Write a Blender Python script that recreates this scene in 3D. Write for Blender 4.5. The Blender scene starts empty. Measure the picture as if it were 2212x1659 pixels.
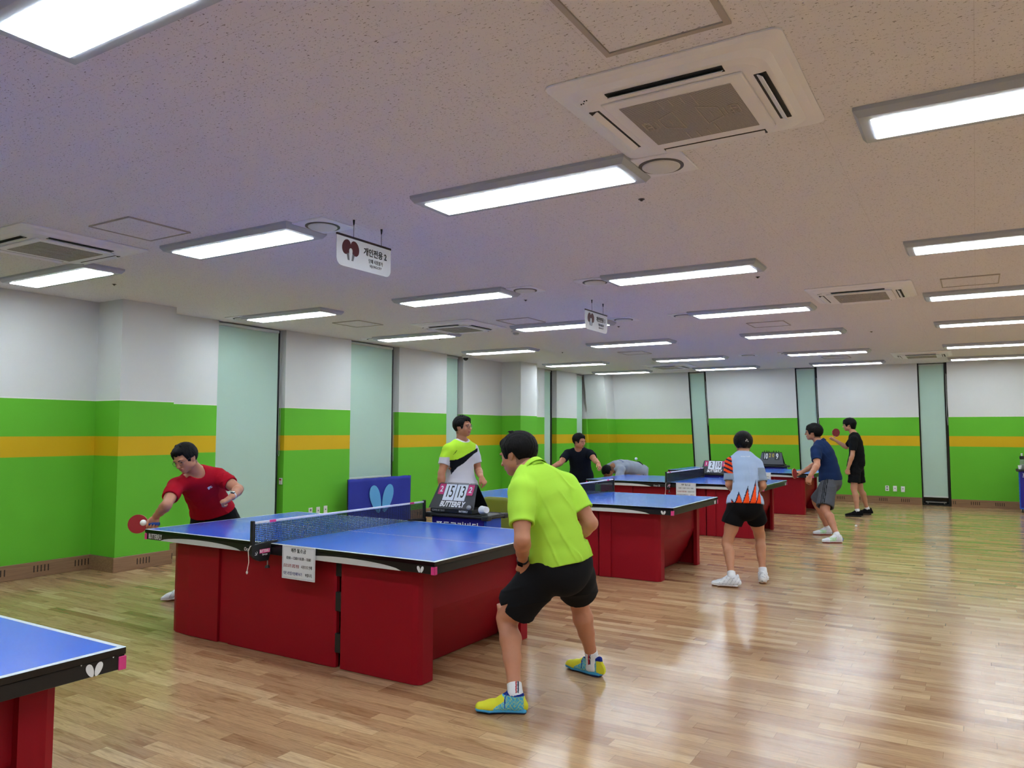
import bpy, bmesh, math, random
import numpy as np
from mathutils import Vector, Matrix
PI = math.pi
sc = bpy.context.scene
COL = sc.collection
random.seed(7)

# ------------------------------------------------------------------ camera, world, exposure
cam_d = bpy.data.cameras.new('camera')
cam = bpy.data.objects.new('camera', cam_d)
COL.objects.link(cam)
cam_d.sensor_width = 36.0
cam_d.sensor_fit = 'HORIZONTAL'
cam_d.lens = 1649.967 / 2212 * 36
cam_d.clip_start = 0.05
cam_d.clip_end = 100
_r = Vector((0.85522665, 0.51824389, 0.00326132))
_u = Vector((0.02920724, -0.05447993, 0.99808761))
_f = Vector((-0.51743049, 0.85349587, 0.06172916))
mw = Matrix((_r, _u, -_f)).transposed().to_4x4()
mw.translation = Vector((5.41693, -3.56627, 1.51076))
cam.matrix_world = mw
sc.camera = cam
wd = bpy.data.worlds.new('world')
wd.use_nodes = True
wd.node_tree.nodes['Background'].inputs[0].default_value = (0.02, 0.025, 0.035, 1)
wd.node_tree.nodes['Background'].inputs[1].default_value = 1.0
sc.world = wd
sc.view_settings.view_transform = 'Standard'
sc.view_settings.look = 'None'
sc.view_settings.gamma = 1.0
sc.view_settings.use_curve_mapping = False
sc.view_settings.exposure = 0.0
LIGHT_STRENGTH = 21.5
LIGHT_COLOR = (0.84, 0.94, 1.0)
sc.cycles.max_bounces = 5
sc.cycles.use_adaptive_sampling = True
sc.cycles.adaptive_threshold = 0.2
sc.cycles.adaptive_min_samples = 12
sc.cycles.diffuse_bounces = 3
sc.cycles.glossy_bounces = 2
sc.cycles.caustics_reflective = False
sc.cycles.caustics_refractive = False
sc.cycles.use_denoising = True

# ------------------------------------------------------------------ helpers
def lin(h):
    if isinstance(h, str):
        h = h.lstrip('#'); h = [int(h[i:i+2], 16) / 255 for i in (0, 2, 4)]
    return tuple(((c + 0.055) / 1.055) ** 2.4 if c > 0.04045 else c / 12.92 for c in h[:3]) + (1.0,)

MATS = {}
class NT:
    def __init__(s, m):
        s.t = m.node_tree; s.n = s.t.nodes; s.l = s.t.links
        s.b = s.n['Principled BSDF']
    def node(s, typ, **kw):
        nd = s.n.new(typ)
        for k, v in kw.items():
            if k.startswith('i_'):
                key = k[2:]
                nd.inputs[int(key) if key.isdigit() else key].default_value = v
            else:
                setattr(nd, k, v)
        return nd
    def link(s, a, b): s.l.new(a, b)
    def math(s, op, a, b=None, c=None, clamp=False):
        nd = s.n.new('ShaderNodeMath'); nd.operation = op; nd.use_clamp = clamp
        for i, v in enumerate((a, b, c)):
            if v is None: continue
            if isinstance(v, (int, float)): nd.inputs[i].default_value = v
            else: s.l.new(v, nd.inputs[i])
        return nd.outputs[0]
    def mix(s, fac, a, b, blend='MIX'):
        nd = s.n.new('ShaderNodeMix'); nd.data_type = 'RGBA'; nd.blend_type = blend
        for i, v in ((0, fac), (6, a), (7, b)):
            if isinstance(v, (int, float)): nd.inputs[i].default_value = v
            elif isinstance(v, tuple): nd.inputs[i].default_value = v
            else: s.l.new(v, nd.inputs[i])
        return nd.outputs[2]
    def ramp(s, fac, stops, interp='LINEAR'):
        nd = s.n.new('ShaderNodeValToRGB'); cr = nd.color_ramp; cr.interpolation = interp
        while len(cr.elements) < len(stops): cr.elements.new(0.5)
        for e, (p, c) in zip(cr.elements, stops):
            e.position = p; e.color = c
        s.l.new(fac, nd.inputs[0]); return nd.outputs[0]
    def pos(s, obj=False):
        if obj:
            return s.n.new('ShaderNodeTexCoord').outputs['Object']
        return s.n.new('ShaderNodeNewGeometry').outputs['Position']
    def sep(s, v):
        nd = s.n.new('ShaderNodeSeparateXYZ'); s.l.new(v, nd.inputs[0]); return nd.outputs
    def comb(s, x, y, z):
        nd = s.n.new('ShaderNodeCombineXYZ')
        for i, v in enumerate((x, y, z)):
            if isinstance(v, (int, float)): nd.inputs[i].default_value = v
            else: s.l.new(v, nd.inputs[i])
        return nd.outputs[0]
    def noise(s, vec, scale=5, detail=2, rough=.5, sx=1, sy=1, sz=1):
        mp = s.n.new('ShaderNodeMapping'); mp.inputs['Scale'].default_value = (sx, sy, sz)
        s.l.new(vec, mp.inputs[0])
        nd = s.n.new('ShaderNodeTexNoise'); nd.inputs['Scale'].default_value = scale
        nd.inputs['Detail'].default_value = detail; nd.inputs['Roughness'].default_value = rough
        s.l.new(mp.outputs[0], nd.inputs['Vector']); return nd.outputs[0]
    def bump(s, h, strength=.2, dist=.01):
        nd = s.n.new('ShaderNodeBump'); nd.inputs['Strength'].default_value = strength
        nd.inputs['Distance'].default_value = dist
        s.l.new(h, nd.inputs['Height']); s.l.new(nd.outputs[0], s.b.inputs['Normal'])

def mat(name, color='#808080', rough=.5, metal=0., spec=.5, noise=0., nscale=40, bump=0., emit=None, estr=0., alpha=None, trans=0., sheen=0., sss=0., coat=0., attr=None):
    if name in MATS: return MATS[name]
    m = bpy.data.materials.new(name); m.use_nodes = True
    t = NT(m); b = t.b
    c = lin(color)
    b.inputs['Base Color'].default_value = c
    b.inputs['Roughness'].default_value = rough
    b.inputs['Metallic'].default_value = metal
    b.inputs['Specular IOR Level'].default_value = spec
    if trans: b.inputs['Transmission Weight'].default_value = trans
    if sheen: b.inputs['Sheen Weight'].default_value = sheen
    if coat: b.inputs['Coat Weight'].default_value = coat
    if sss:
        b.inputs['Subsurface Weight'].default_value = sss
        b.inputs['Subsurface Radius'].default_value = (.012, .005, .003)
    if emit:
        b.inputs['Emission Color'].default_value = lin(emit) if isinstance(emit, str) else emit + (1,)
        b.inputs['Emission Strength'].default_value = estr
    src = None
    if attr:
        a = t.node('ShaderNodeAttribute', attribute_name=attr); src = a.outputs['Color']
        t.link(src, b.inputs['Base Color'])
    if noise or bump:
        n = t.noise(t.pos(True), nscale, 3, .6)
        if noise:
            f = t.math('MULTIPLY_ADD', n, 2 * noise, 1 - noise)
            cc = t.comb(f, f, f)
            t.link(t.mix(1.0, src if src is not None else c, cc, 'MULTIPLY'), b.inputs['Base Color'])
        if bump: t.bump(n, bump, .004)
    MATS[name] = m
    return m

def obj(name, bm, material, parent=None, loc=None, smooth=False, normals=True):
    me = bpy.data.meshes.new(name)
    if normals: bmesh.ops.recalc_face_normals(bm, faces=bm.faces)
    bm.to_mesh(me); bm.free()
    mats = material if isinstance(material, (list, tuple)) else [material]
    for m in mats: me.materials.append(m)
    if smooth:
        me.polygons.foreach_set('use_smooth', [True] * len(me.polygons))
    o = bpy.data.objects.new(name, me); COL.objects.link(o)
    if parent is not None: o.parent = parent
    if loc is not None: o.location = loc
    return o

def thing(name, label, cat, loc=(0, 0, 0), rotz=0., group=None):
    o = bpy.data.objects.new(name, None); COL.objects.link(o)
    o.empty_display_size = .1
    o.location = loc; o.rotation_euler = (0, 0, rotz)
    return tag(o, label, cat, group)

def tag(o, label, cat, group=None):
    o['label'] = label; o['category'] = cat
    if group: o['group'] = group
    return o

def struct(name, bm, m, label=None, cat=None, parent=None):
    o = obj(name, bm, m, parent)
    if parent is None:
        o['kind'] = 'structure'
        if label: o['label'] = label
        if cat: o['category'] = cat
    return o

def dup(root, loc, label=None, rotz=None, group=None):
    r = root.copy(); COL.objects.link(r); r.location = loc
    if rotz is not None: r.rotation_euler = (0, 0, rotz)
    if label: r['label'] = label
    if group: r['group'] = group
    for ch in list(root.children):
        c = ch.copy(); COL.objects.link(c); c.parent = r
        for g in list(ch.children):
            d = g.copy(); COL.objects.link(d); d.parent = c
    return r

def BM(): return bmesh.new()
def box(bm, lo, hi, bev=0., seg=2):
    x0, y0, z0 = lo; x1, y1, z1 = hi
    vs = [bm.verts.new(p) for p in ((x0,y0,z0),(x1,y0,z0),(x1,y1,z0),(x0,y1,z0),(x0,y0,z1),(x1,y0,z1),(x1,y1,z1),(x0,y1,z1))]
    fs = [bm.faces.new([vs[i] for i in f]) for f in ((3,2,1,0),(4,5,6,7),(0,1,5,4),(1,2,6,5),(2,3,7,6),(3,0,4,7))]
    if bev > 0:
        es = set(e for f in fs for e in f.edges)
        bmesh.ops.bevel(bm, geom=list(es), offset=bev, segments=seg, affect='EDGES', profile=.5)
    return bm
def bx(lo, hi, bev=0., seg=2): return box(BM(), lo, hi, bev, seg)
def prism(bm, pts, axis, a, b, mi=0):
    """extrude a closed polygon (2D points) along an axis between a and b"""
    def P(u, v, w):
        return {'x': (w, u, v), 'y': (u, w, v), 'z': (u, v, w)}[axis]
    A = [bm.verts.new(P(u, v, a)) for u, v in pts]; B = [bm.verts.new(P(u, v, b)) for u, v in pts]
    n = len(pts)
    fs = [bm.faces.new(A[::-1]), bm.faces.new(B)]
    for i in range(n):
        fs.append(bm.faces.new((A[i], A[(i+1) % n], B[(i+1) % n], B[i])))
    for f in fs: f.material_index = mi
    return bm
def cyl(bm, a, b, ra, rb=None, n=16, caps=True):
    rb = ra if rb is None else rb
    a = Vector(a); b = Vector(b); d = (b - a)
    z = d.normalized(); x = z.orthogonal().normalized(); y = z.cross(x)
    A = []; B = []
    for i in range(n):
        t = 2 * PI * i / n; o = x * math.cos(t) + y * math.sin(t)
        A.append(bm.verts.new(a + o * ra)); B.append(bm.verts.new(b + o * rb))
    for i in range(n): bm.faces.new((A[i], A[(i+1) % n], B[(i+1) % n], B[i]))
    if caps:
        bm.faces.new(A[::-1]); bm.faces.new(B)
    return bm
def lathe(bm, prof, c=(0, 0), n=24):
    rings = []
    for r, z in prof:
        rings.append([bm.verts.new((c[0] + r * math.cos(2*PI*i/n), c[1] + r * math.sin(2*PI*i/n), z)) for i in range(n)])
    for A, B in zip(rings, rings[1:]):
        for i in range(n): bm.faces.new((A[i], A[(i+1) % n], B[(i+1) % n], B[i]))
    bm.faces.new(rings[0][::-1]); bm.faces.new(rings[-1])
    return bm
def tube(bm, pts, r, n=8):
    pts = [Vector(p) for p in pts]; prev = None; rings = []
    x = None
    for i, p in enumerate(pts):
        d = ((pts[min(i+1, len(pts)-1)] - pts[max(i-1, 0)])).normalized()
        if x is None: x = d.orthogonal().normalized()
        x = (x - d * x.dot(d)).normalized(); y = d.cross(x)
        rr = r[i] if isinstance(r, (list, tuple)) else r
        rings.append([bm.verts.new(p + (x * math.cos(2*PI*k/n) + y * math.sin(2*PI*k/n)) * rr) for k in range(n)])
    for A, B in zip(rings, rings[1:]):
        for k in range(n): bm.faces.new((A[k], A[(k+1) % n], B[(k+1) % n], B[k]))
    bm.faces.new(rings[0][::-1]); bm.faces.new(rings[-1])
    return bm
def ball(bm, c, r, seg=20, scale=(1, 1, 1)):
    m = Matrix.Translation(Vector(c)) @ Matrix.Diagonal((r*scale[0], r*scale[1], r*scale[2], 1))
    bmesh.ops.create_uvsphere(bm, u_segments=seg, v_segments=seg//2, radius=1, matrix=m)
    return bm

def text(name, s, size, loc, right, up, material, parent=None, sx=1., bold=0., depth=.0006, shear=0., align='CENTER'):
    """lettering as mesh; right/up give the plane"""
    cu = bpy.data.curves.new(name, 'FONT'); cu.body = s; cu.size = size
    cu.align_x = align; cu.align_y = 'CENTER'; cu.extrude = depth; cu.offset = bold; cu.shear = shear
    cu.resolution_u = 3
    tmp = bpy.data.objects.new('tmp', cu); COL.objects.link(tmp)
    bpy.context.view_layer.update()
    me = bpy.data.meshes.new_from_object(tmp.evaluated_get(bpy.context.evaluated_depsgraph_get()))
    bpy.data.objects.remove(tmp); bpy.data.curves.remove(cu)
    R = Vector(right).normalized(); U = Vector(up).normalized(); N = R.cross(U)
    m = Matrix((R * sx, U, N)).transposed().to_4x4(); m.translation = Vector(loc)
    me.transform(m); me.materials.clear(); me.materials.append(material); me.name = name
    o = bpy.data.objects.new(name, me); COL.objects.link(o)
    if parent is not None: o.parent = parent
    return o

def butterfly(name, c, size, right, up, material, parent, depth=.0008):
    """two upright wings side by side"""
    R = Vector(right).normalized(); U = Vector(up).normalized(); N = R.cross(U); c = Vector(c)
    bm = BM()
    for s in (-1, 1):
        pts = []
        for i in range(28):
            t = 2 * PI * i / 28
            # egg shaped wing, narrow end low and inwards
            w = .25 * (1 + .22 * math.sin(t)); x = w * math.cos(t); y = .5 * math.sin(t)
            a = -s * .38
            xr = x * math.cos(a) - y * math.sin(a); yr = x * math.sin(a) + y * math.cos(a)
            pts.append((s * .30 + xr, yr))
        A = [bm.verts.new(c + R * (u * size) + U * (v * size)) for u, v in pts]
        B = [bm.verts.new(c + R * (u * size) + U * (v * size) + N * depth) for u, v in pts]
        n = len(pts); bm.faces.new(A[::-1]); bm.faces.new(B)
        for i in range(n): bm.faces.new((A[i], A[(i+1) % n], B[(i+1) % n], B[i]))
    return obj(name, bm, material, parent)

# ------------------------------------------------------------------ materials of the setting
H = 2.93
def mat_wall():
    m = bpy.data.materials.new('painted_wall'); m.use_nodes = True; t = NT(m)
    p = t.pos(); z = t.sep(p)[2]
    f = t.math('DIVIDE', z, 3.0)
    white, green, yel = lin('#d8dbdb'), lin('#62bc2a'), lin('#d4ae00')
    c = t.ramp(f, [(0, green), (1.22/3, yel), (1.43/3, green), (1.825/3, lin('#e6e8e6')), (1.832/3, white)], 'CONSTANT')
    n = t.noise(p, 1.3, 3, .5)
    k = t.math('MULTIPLY_ADD', n, .10, .95)
    t.link(t.mix(1.0, c, t.comb(k, k, k), 'MULTIPLY'), t.b.inputs['Base Color'])
    t.b.inputs['Roughness'].default_value = .75
    t.bump(t.noise(p, 180, 2), .12, .003)
    return m
def mat_floor():
    m = bpy.data.materials.new('oak_strip_floor'); m.use_nodes = True; t = NT(m)
    p = t.pos(); X, Y, Z = t.sep(p)
    W, L = .085, .62
    row = t.math('FLOOR', t.math('DIVIDE', Y, W))
    wn = t.node('ShaderNodeTexWhiteNoise', noise_dimensions='1D'); t.link(row, wn.inputs['W'])
    off = t.math('MULTIPLY', wn.outputs['Value'], 7.3)
    xs = t.math('DIVIDE', t.math('ADD', X, off), L)
    # uneven board lengths
    xs = t.math('ADD', xs, t.math('MULTIPLY', t.math('SINE', t.math('MULTIPLY_ADD', xs, 2.1, off)), .28))
    col = t.math('FLOOR', xs)
    w2 = t.node('ShaderNodeTexWhiteNoise', noise_dimensions='2D'); t.link(t.comb(row, col, 0), w2.inputs['Vector'])
    v = w2.outputs['Value']; sepc = t.node('ShaderNodeSeparateColor'); t.link(w2.outputs['Color'], sepc.inputs[0])
    base = t.ramp(v, [(0, lin('#95704e')), (.12, lin('#a68160')), (.45, lin('#b18f6b')), (.85, lin('#bb9b76')), (1, lin('#cbb08c'))])
    hue = t.mix(t.math('MULTIPLY', sepc.outputs[0], .22), base, lin('#c59a63'))
    gv = t.comb(t.math('MULTIPLY_ADD', v, 13, X), Y, t.math('MULTIPLY', v, 40))
    g1 = t.noise(gv, 1.0, 4, .65, 5, 95, 1)
    g2 = t.noise(gv, 1.0, 3, .6, 14, 260, 1)
    # cathedral figure
    g3 = t.noise(gv, 1.0, 2, .5, 2.2, 14, 1)
    rings = t.math('ABSOLUTE', t.math('SINE', t.math('MULTIPLY', g3, 60)))
    gr = t.math('MULTIPLY_ADD', g1, .75, t.math('MULTIPLY_ADD', g2, .35, t.math('MULTIPLY', rings, .10)))
    k = t.math('MULTIPLY_ADD', gr, 1.05, .37)
    c = t.mix(1.0, hue, t.comb(k, k, k), 'MULTIPLY')
    dk = t.ramp(t.noise(gv, 1.0, 3, .6, 3, 22, 1), [(.54, (0, 0, 0, 1)), (.68, (1, 1, 1, 1))])
    c = t.mix(t.math('MULTIPLY', dk, .45), c, lin('#6e4526'))
    # seams
    fy = t.math('FRACT', t.math('DIVIDE', Y, W)); fx = t.math('FRACT', xs)
    sy = t.math('LESS_THAN', t.math('MINIMUM', fy, t.math('SUBTRACT', 1.0, fy)), .010)
    sx = t.math('LESS_THAN', fx, .0035)
    s = t.math('MAXIMUM', sy, sx)
    c = t.mix(t.math('MULTIPLY', s, .55), c, lin('#4a2e1a'))
    t.link(c, t.b.inputs['Base Color'])
    r = t.math('MULTIPLY_ADD', g1, .10, .13)
    t.link(r, t.b.inputs['Roughness'])
    t.b.inputs['Specular IOR Level'].default_value = .5
    h = t.math('SUBTRACT', t.math('MULTIPLY', g1, .6), t.math('MULTIPLY', s, .5))
    t.bump(h, .10, .0016)
    return m
def mat_ceiling():
    m = bpy.data.materials.new('fissured_ceiling_board'); m.use_nodes = True; t = NT(m)
    p = t.pos(); X, Y, Z = t.sep(p)
    n = t.noise(p, 1.0, 3, .66, 52, 120, 1)
    n2 = t.noise(p, 1.0, 2, .6, 100, 120, 1)
    fis = t.ramp(n, [(.345, (1, 1, 1, 1)), (.375, (0, 0, 0, 1))])
    pin = t.ramp(n2, [(.29, (1, 1, 1, 1)), (.33, (0, 0, 0, 1))])
    f = t.math('MAXIMUM', fis, t.math('MULTIPLY', pin, .8))
    fx = t.math('FRACT', t.math('DIVIDE', t.math('ADD', X, 20), .606)); fy = t.math('FRACT', t.math('DIVIDE', t.math('ADD', Y, 20), .303))
    s = t.math('MAXIMUM', t.math('LESS_THAN', fx, .003), t.math('LESS_THAN', fy, .006))
    c = t.mix(t.math('MULTIPLY', f, .85), lin('#ebeaf0'), lin('#625c56'))
    c = t.mix(t.math('MULTIPLY', s, .22), c, lin('#6a625c'))
    t.link(c, t.b.inputs['Base Color'])
    t.b.inputs['Roughness'].default_value = .9
    t.bump(t.math('SUBTRACT', 1.0, f), .5, .003)
    return m
def mat_baseboard(axis):
    m = bpy.data.materials.new('baseboard_' + axis); m.use_nodes = True; t = NT(m)
    p = t.pos(); S = t.sep(p); U = S[0 if axis == 'x' else 1]; Z = S[2]
    g = t.noise(p, 1.0, 3, .6, 3 if axis == 'x' else 40, 40 if axis == 'x' else 3, 60)
    c = t.ramp(g, [(.3, lin('#83644a')), (.7, lin('#98785a'))])
    q = t.math('FRACT', t.math('DIVIDE', t.math('ADD', U, 30), .42))
    grp = t.math('LESS_THAN', q, .42)
    s = t.math('FRACT', t.math('DIVIDE', t.math('MULTIPLY', q, .42), .0353))
    slot = t.math('MULTIPLY', grp, t.math('LESS_THAN', t.math('ABSOLUTE', t.math('SUBTRACT', s, .5)), .17))
    zz = t.math('LESS_THAN', t.math('ABSOLUTE', t.math('SUBTRACT', Z, .085)), .033)
    k = t.math('MULTIPLY', slot, zz)
    t.link(t.mix(k, c, lin('#2a1a10')), t.b.inputs['Base Color'])
    t.b.inputs['Roughness'].default_value = .5
    t.bump(t.math('SUBTRACT', 1.0, k), .6, .004)
    return m
M_wall = mat_wall(); M_floor = mat_floor(); M_ceil = mat_ceiling()
M_bx = mat_baseboard('x'); M_by = mat_baseboard('y')
M_black = mat('black_plastic', '#17181a', .45)
M_dark = mat('dark_recess', '#0b0c0e', .6)
M_whitep = mat('white_plastic', '#dfe0dd', .4)
M_blind = mat('pale_green_blind_fabric', '#b2d0c3', .8, noise=.03, nscale=300, bump=.1)
M_frame = mat('grey_window_frame', '#3a3d42', .45, metal=.3)
M_glass = mat('night_glass', '#05080c', .06, spec=.6)
M_alu = mat('brushed_aluminium', '#a9acae', .38, metal=.7)
M_lrim = mat('light_frame_grey', '#b4bac4', .4)
M_acw = mat('ivory_unit_plastic', '#f2f3fa', .45)
M_red = mat('table_red', '#94061c', .55, spec=.25, noise=.03, nscale=8)
M_redd = mat('table_red_inner', '#90071b', .55, spec=.25)
M_blackr = mat('rail_black', '#0e0e10', .38)
M_white = mat('print_white', '#e9ecee', .5)
M_stripe = mat('rail_stripe_grey', '#cfd2d2', .35)
M_pink = mat('pink_cap', '#e0408c', .4)
M_ink = mat('ink_black', '#101216', .6)
M_paper = mat('paper_white', '#dfe4e8', .55)
M_bflyb = mat('light_blue_print', '#5aa6e0', .6)
M_navyc = mat('navy_cloth', '#1b2c9a', .7, noise=.06, nscale=6, bump=.2)

# ------------------------------------------------------------------ room shell
XL, XR, YN, ZT = -2.90, 9.6, -7.2, H
LEAN = .17; YB = 14.62
def yb(z): return YB - LEAN * z
struct('floor', bx((XL - .4, YN - .1, -.12), (XR + .1, YB + .5, 0)), M_floor, 'glossy oak strip floor of the hall', 'floor')
struct('ceiling', bx((XL - .4, YN - .1, H), (XR + .1, YB + .5, H + .12)), M_ceil, 'white fissured mineral board ceiling', 'ceiling')
struct('wall_right', bx((XR, YN, 0), (XR + .1, YB + .3, H)), mat('plain_white_wall', '#d2cfd0', .8), 'plain white wall on the right side outside the view', 'wall')
struct('wall_near', bx((XL - .2, YN - .1, 0), (XR, YN, H)), mat('plain_white_wall', '#d2cfd0', .8), 'plain white wall behind the viewer', 'wall')

# left wall with deep window recesses: (y0, y1, blind bottom, blind y-range)
LW = [(2.85, 3.98, .22, (2.87, 3.88)), (5.30, 6.47, .78, (5.30, 6.34)), (7.83, 8.36, .25, (7.84, 8.24)),
      (11.57, 12.16, .25, (11.58, 11.93)), (13.21, 13.76, .25, (13.22, 13.60))]
bm = BM(); y = YN; DEP = .13
for y0, y1, zb, br in LW:
    box(bm, (XL - DEP - .05, y, 0), (XL, y0, H)); y = y1
box(bm, (XL - DEP - .05, y, 0), (XL, YB + .3, H))
struct('wall_left', bm, M_wall, 'left wall painted white over green with a yellow stripe', 'wall')
bm = BM(); box(bm, (XL - .2, YN, 0), (XL - DEP - .051, YB + .3, H))
struct('wall_backing', bm, mat('outer_wall_dark', '#202428', .8), 'dark outer wall behind the window recesses', 'wall')
# pilasters
for i, (y0, y1, lab) in enumerate([(1.27, 1.92, 'square pilaster on the left wall nearest the viewer'), (9.75, 10.42, 'square pilaster on the left wall beyond the third window')]):
    struct('trim_%d' % (i + 1), bx((XL + .001, y0, 0), (-2.45, y1, H)), M_wall, lab, 'pilaster')
# back wall leaning out at the base; window slots
BW = [(-.41, .02, .22), (2.02, 2.48, .22), (4.42, 4.95, .20)]
def lean_box(bm, x0, x1, z0, z1, d0, d1):
    """slab following the leaning plane; d0/d1 = offset behind the wall face"""
    pts = [(x0, yb(z0) + d0, z0), (x1, yb(z0) + d0, z0), (x1, yb(z0) + d1, z0), (x0, yb(z0) + d1, z0),
           (x0, yb(z1) + d0, z1), (x1, yb(z1) + d0, z1), (x1, yb(z1) + d1, z1), (x0, yb(z1) + d1, z1)]
    vs = [bm.verts.new(q) for q in pts]
    for f in ((3,2,1,0),(4,5,6,7),(0,1,5,4),(1,2,6,5),(2,3,7,6),(3,0,4,7)): bm.faces.new([vs[i] for i in f])
    return bm
bm = BM(); x = XL - .2
for x0, x1, zb in BW:
    lean_box(bm, x, x0, 0, H, 0, .2); x = x1
lean_box(bm, x, XR, 0, H, 0, .2)
struct('wall_back', bm, M_wall, 'back wall painted white over green with a yellow stripe, leaning out at its foot', 'wall')
# leaning column in the far corner
bm = BM(); lean_box(bm, XL + .001, -2.36, 0, H, -.52, -.001)
struct('trim_3', bm, M_wall, 'leaning column in the far left corner', 'column')
# baseboards
bm = BM(); y = YN
segs = [(YN, 1.25), (1.94, 2.85), (3.98, 5.30), (6.47, 7.83), (8.36, 9.73), (10.44, 11.57), (12.16, 13.21), (13.76, 14.08)]
for a, b in segs: box(bm, (XL, a, 0), (XL + .025, b, .155), .004, 1)
box(bm, (XL, 1.245, 0), (-2.45, 1.27, .155)); box(bm, (-2.45, 1.245, 0), (-2.425, 1.945, .155), .004, 1)
box(bm, (-2.45, 9.725, 0), (-2.425, 10.445, .155), .004, 1)
struct('baseboard_left', bm, M_by, 'wood baseboard with vent slots along the left wall', 'baseboard')
bm = BM(); x = -2.35
for x0, x1, zb in BW:
    lean_box(bm, x, x0, 0, .155, -.03, .0); x = x1
lean_box(bm, x, XR, 0, .155, -.03, .0)
struct('baseboard_back', bm, M_bx, 'wood baseboard with vent slots along the back wall', 'baseboard')

# windows and blinds on the left wall
def wlabel(i): return ['first', 'second', 'third', 'fourth', 'fifth'][i]
wn = 0
for i, (y0, y1, zb, (b0, b1)) in enumerate(LW):
    wn += 1
    bm = BM(); xf = XL - DEP - .045
    box(bm, (xf, y0, 0), (xf + .05, y0 + .05, H)); box(bm, (xf, y1 - .05, 0), (xf + .05, y1, H))
    box(bm, (xf, y0 + .05, 0), (xf + .05, y1 - .05, .06)); box(bm, (xf, y0 + .05, .60), (xf + .05, y1 - .05, .66))
    box(bm, (xf, y0 + .05, H - .06), (xf + .05, y1 - .05, H))
    w = struct('window_%d' % wn, bm, M_frame, 'narrow dark window, %s along the left wall from the viewer' % wlabel(i), 'window')
    obj('pane', bx((xf + .01, y0 + .05, .02), (xf + .02, y1 - .05, H - .03)), M_glass, w)
    t = thing('roller_blind', 'pale green roller blind over the %s window of the left wall' % wlabel(i), 'blind', (XL - .05, (b0 + b1) / 2, H), 0, 'pale green roller blinds')
    hw = (b1 - b0) / 2
    obj('fabric', bx((-.003, -hw, zb - H), (.001, hw, -.02)), M_blind, t)
    obj('bottom_bar', bx((-.010, -hw, zb - H - .03), (.010, hw, zb - H), .005), mat('blind_bar', '#c9d4d2', .4), t)
    bm = BM(); cyl(bm, (-.004, -hw, -.035), (-.004, hw, -.035), .024, n=14)
    obj('roller', bm, mat('blind_bar', '#c9d4d2', .4), t)
    if i < 3:
        bm = BM(); cy = hw + (.05 if i != 2 else .035)
        zz = {0: -1.75, 1: -1.9, 2: -1.7}[i]
        pts = [(.0, cy - .012, -.03), (.0, cy - .014, zz * .5), (.0, cy - .012, zz), (.0, cy, zz - .03), (.0, cy + .012, zz), (.0, cy + .014, zz * .5), (.0, cy + .012, -.03)]
        tube(bm, pts, .0022, 6)
        obj('pull_chain', bm, mat('chain_white', '#c8cfc9', .5), t)
t = thing('wall_switch', 'small white switch with a red top on the jamb beside the first window', 'switch', (XL + .001, 4.035, .75))
t.location = (XL - .045, 3.979, .80)
obj('plate', bx((-.03, -.012, -.045), (.03, 0, .045), .004), M_whitep, t)
obj('red_rocker', bx((-.02, -.016, .012), (.02, -.011, .032), .002), mat('switch_red', '#b03030', .4), t)
# back wall windows and blinds
for i, (x0, x1, zb) in enumerate(BW):
    wn += 1
    bm = BM()
    lean_box(bm, x0, x0 + .025, 0, H, .02, .16); lean_box(bm, x1 - .05, x1, 0, H, .02, .16)
    lean_box(bm, x0 + .025, x1 - .05, 0, .03, .02, .16)
    w = struct('window_%d' % wn, bm, mat('black_window_frame', '#0d0f11', .4, metal=.2), 'tall dark window slot, %s from the left in the back wall' % wlabel(i), 'window')
    bm = BM(); lean_box(bm, x0 + .025, x1 - .05, .03, H, .13, .14); obj('pane', bm, M_glass, w)
    bm = BM(); lean_box(bm, x0 + .06, x1 - .09, .055, .075, .08, .12); cyl(bm, (x0+.1, yb(.04)+.1, .03), (x0+.1, yb(.04)+.1, .065), .008); cyl(bm, (x1-.13, yb(.04)+.1, .03), (x1-.13, yb(.04)+.1, .065), .008)
    obj('sill_bracket', bm, M_alu, w)
    a0, a1 = x0 + .018, x1 - .055
    t = thing('roller_blind', 'pale green roller blind, %s in the leaning back wall' % ('leftmost', 'middle one', 'rightmost')[i], 'blind', ((a0 + a1) / 2, yb(H) + .05, H), 0, 'pale green roller blinds')
    def rel(bm):
        bmesh.ops.translate(bm, verts=bm.verts, vec=(-(a0 + a1) / 2, -yb(H) - .05, -H)); return bm
    obj('fabric', rel(lean_box(BM(), a0, a1, zb, H - .02, .045, .049)), M_blind, t)
    obj('bottom_bar', rel(lean_box(BM(), a0, a1, zb - .03, zb, .038, .054)), mat('blind_bar', '#c9d4d2', .4), t)
    bm = BM(); cyl(bm, (a0, yb(H) + .07, H - .035), (a1, yb(H) + .07, H - .035), .022, n=14); obj('roller', rel(bm), mat('blind_bar', '#c9d4d2', .4), t)
    cx = x1 - .012
    pts = [(cx - .01, yb(2.6), 2.7), (cx - .012, yb(2.1) - .012, 2.1), (cx - .016, yb(1.9) - .012, 1.88), (cx, yb(1.7) - .02, 1.66), (cx + .016, yb(1.9) - .014, 1.86), (cx + .008, yb(2.1) - .012, 2.1), (cx + .01, yb(2.6), 2.7)]
    obj('pull_chain', rel(tube(BM(), pts, .003, 6)), mat('chain_white', '#c8cfc9', .5), t)

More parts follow.
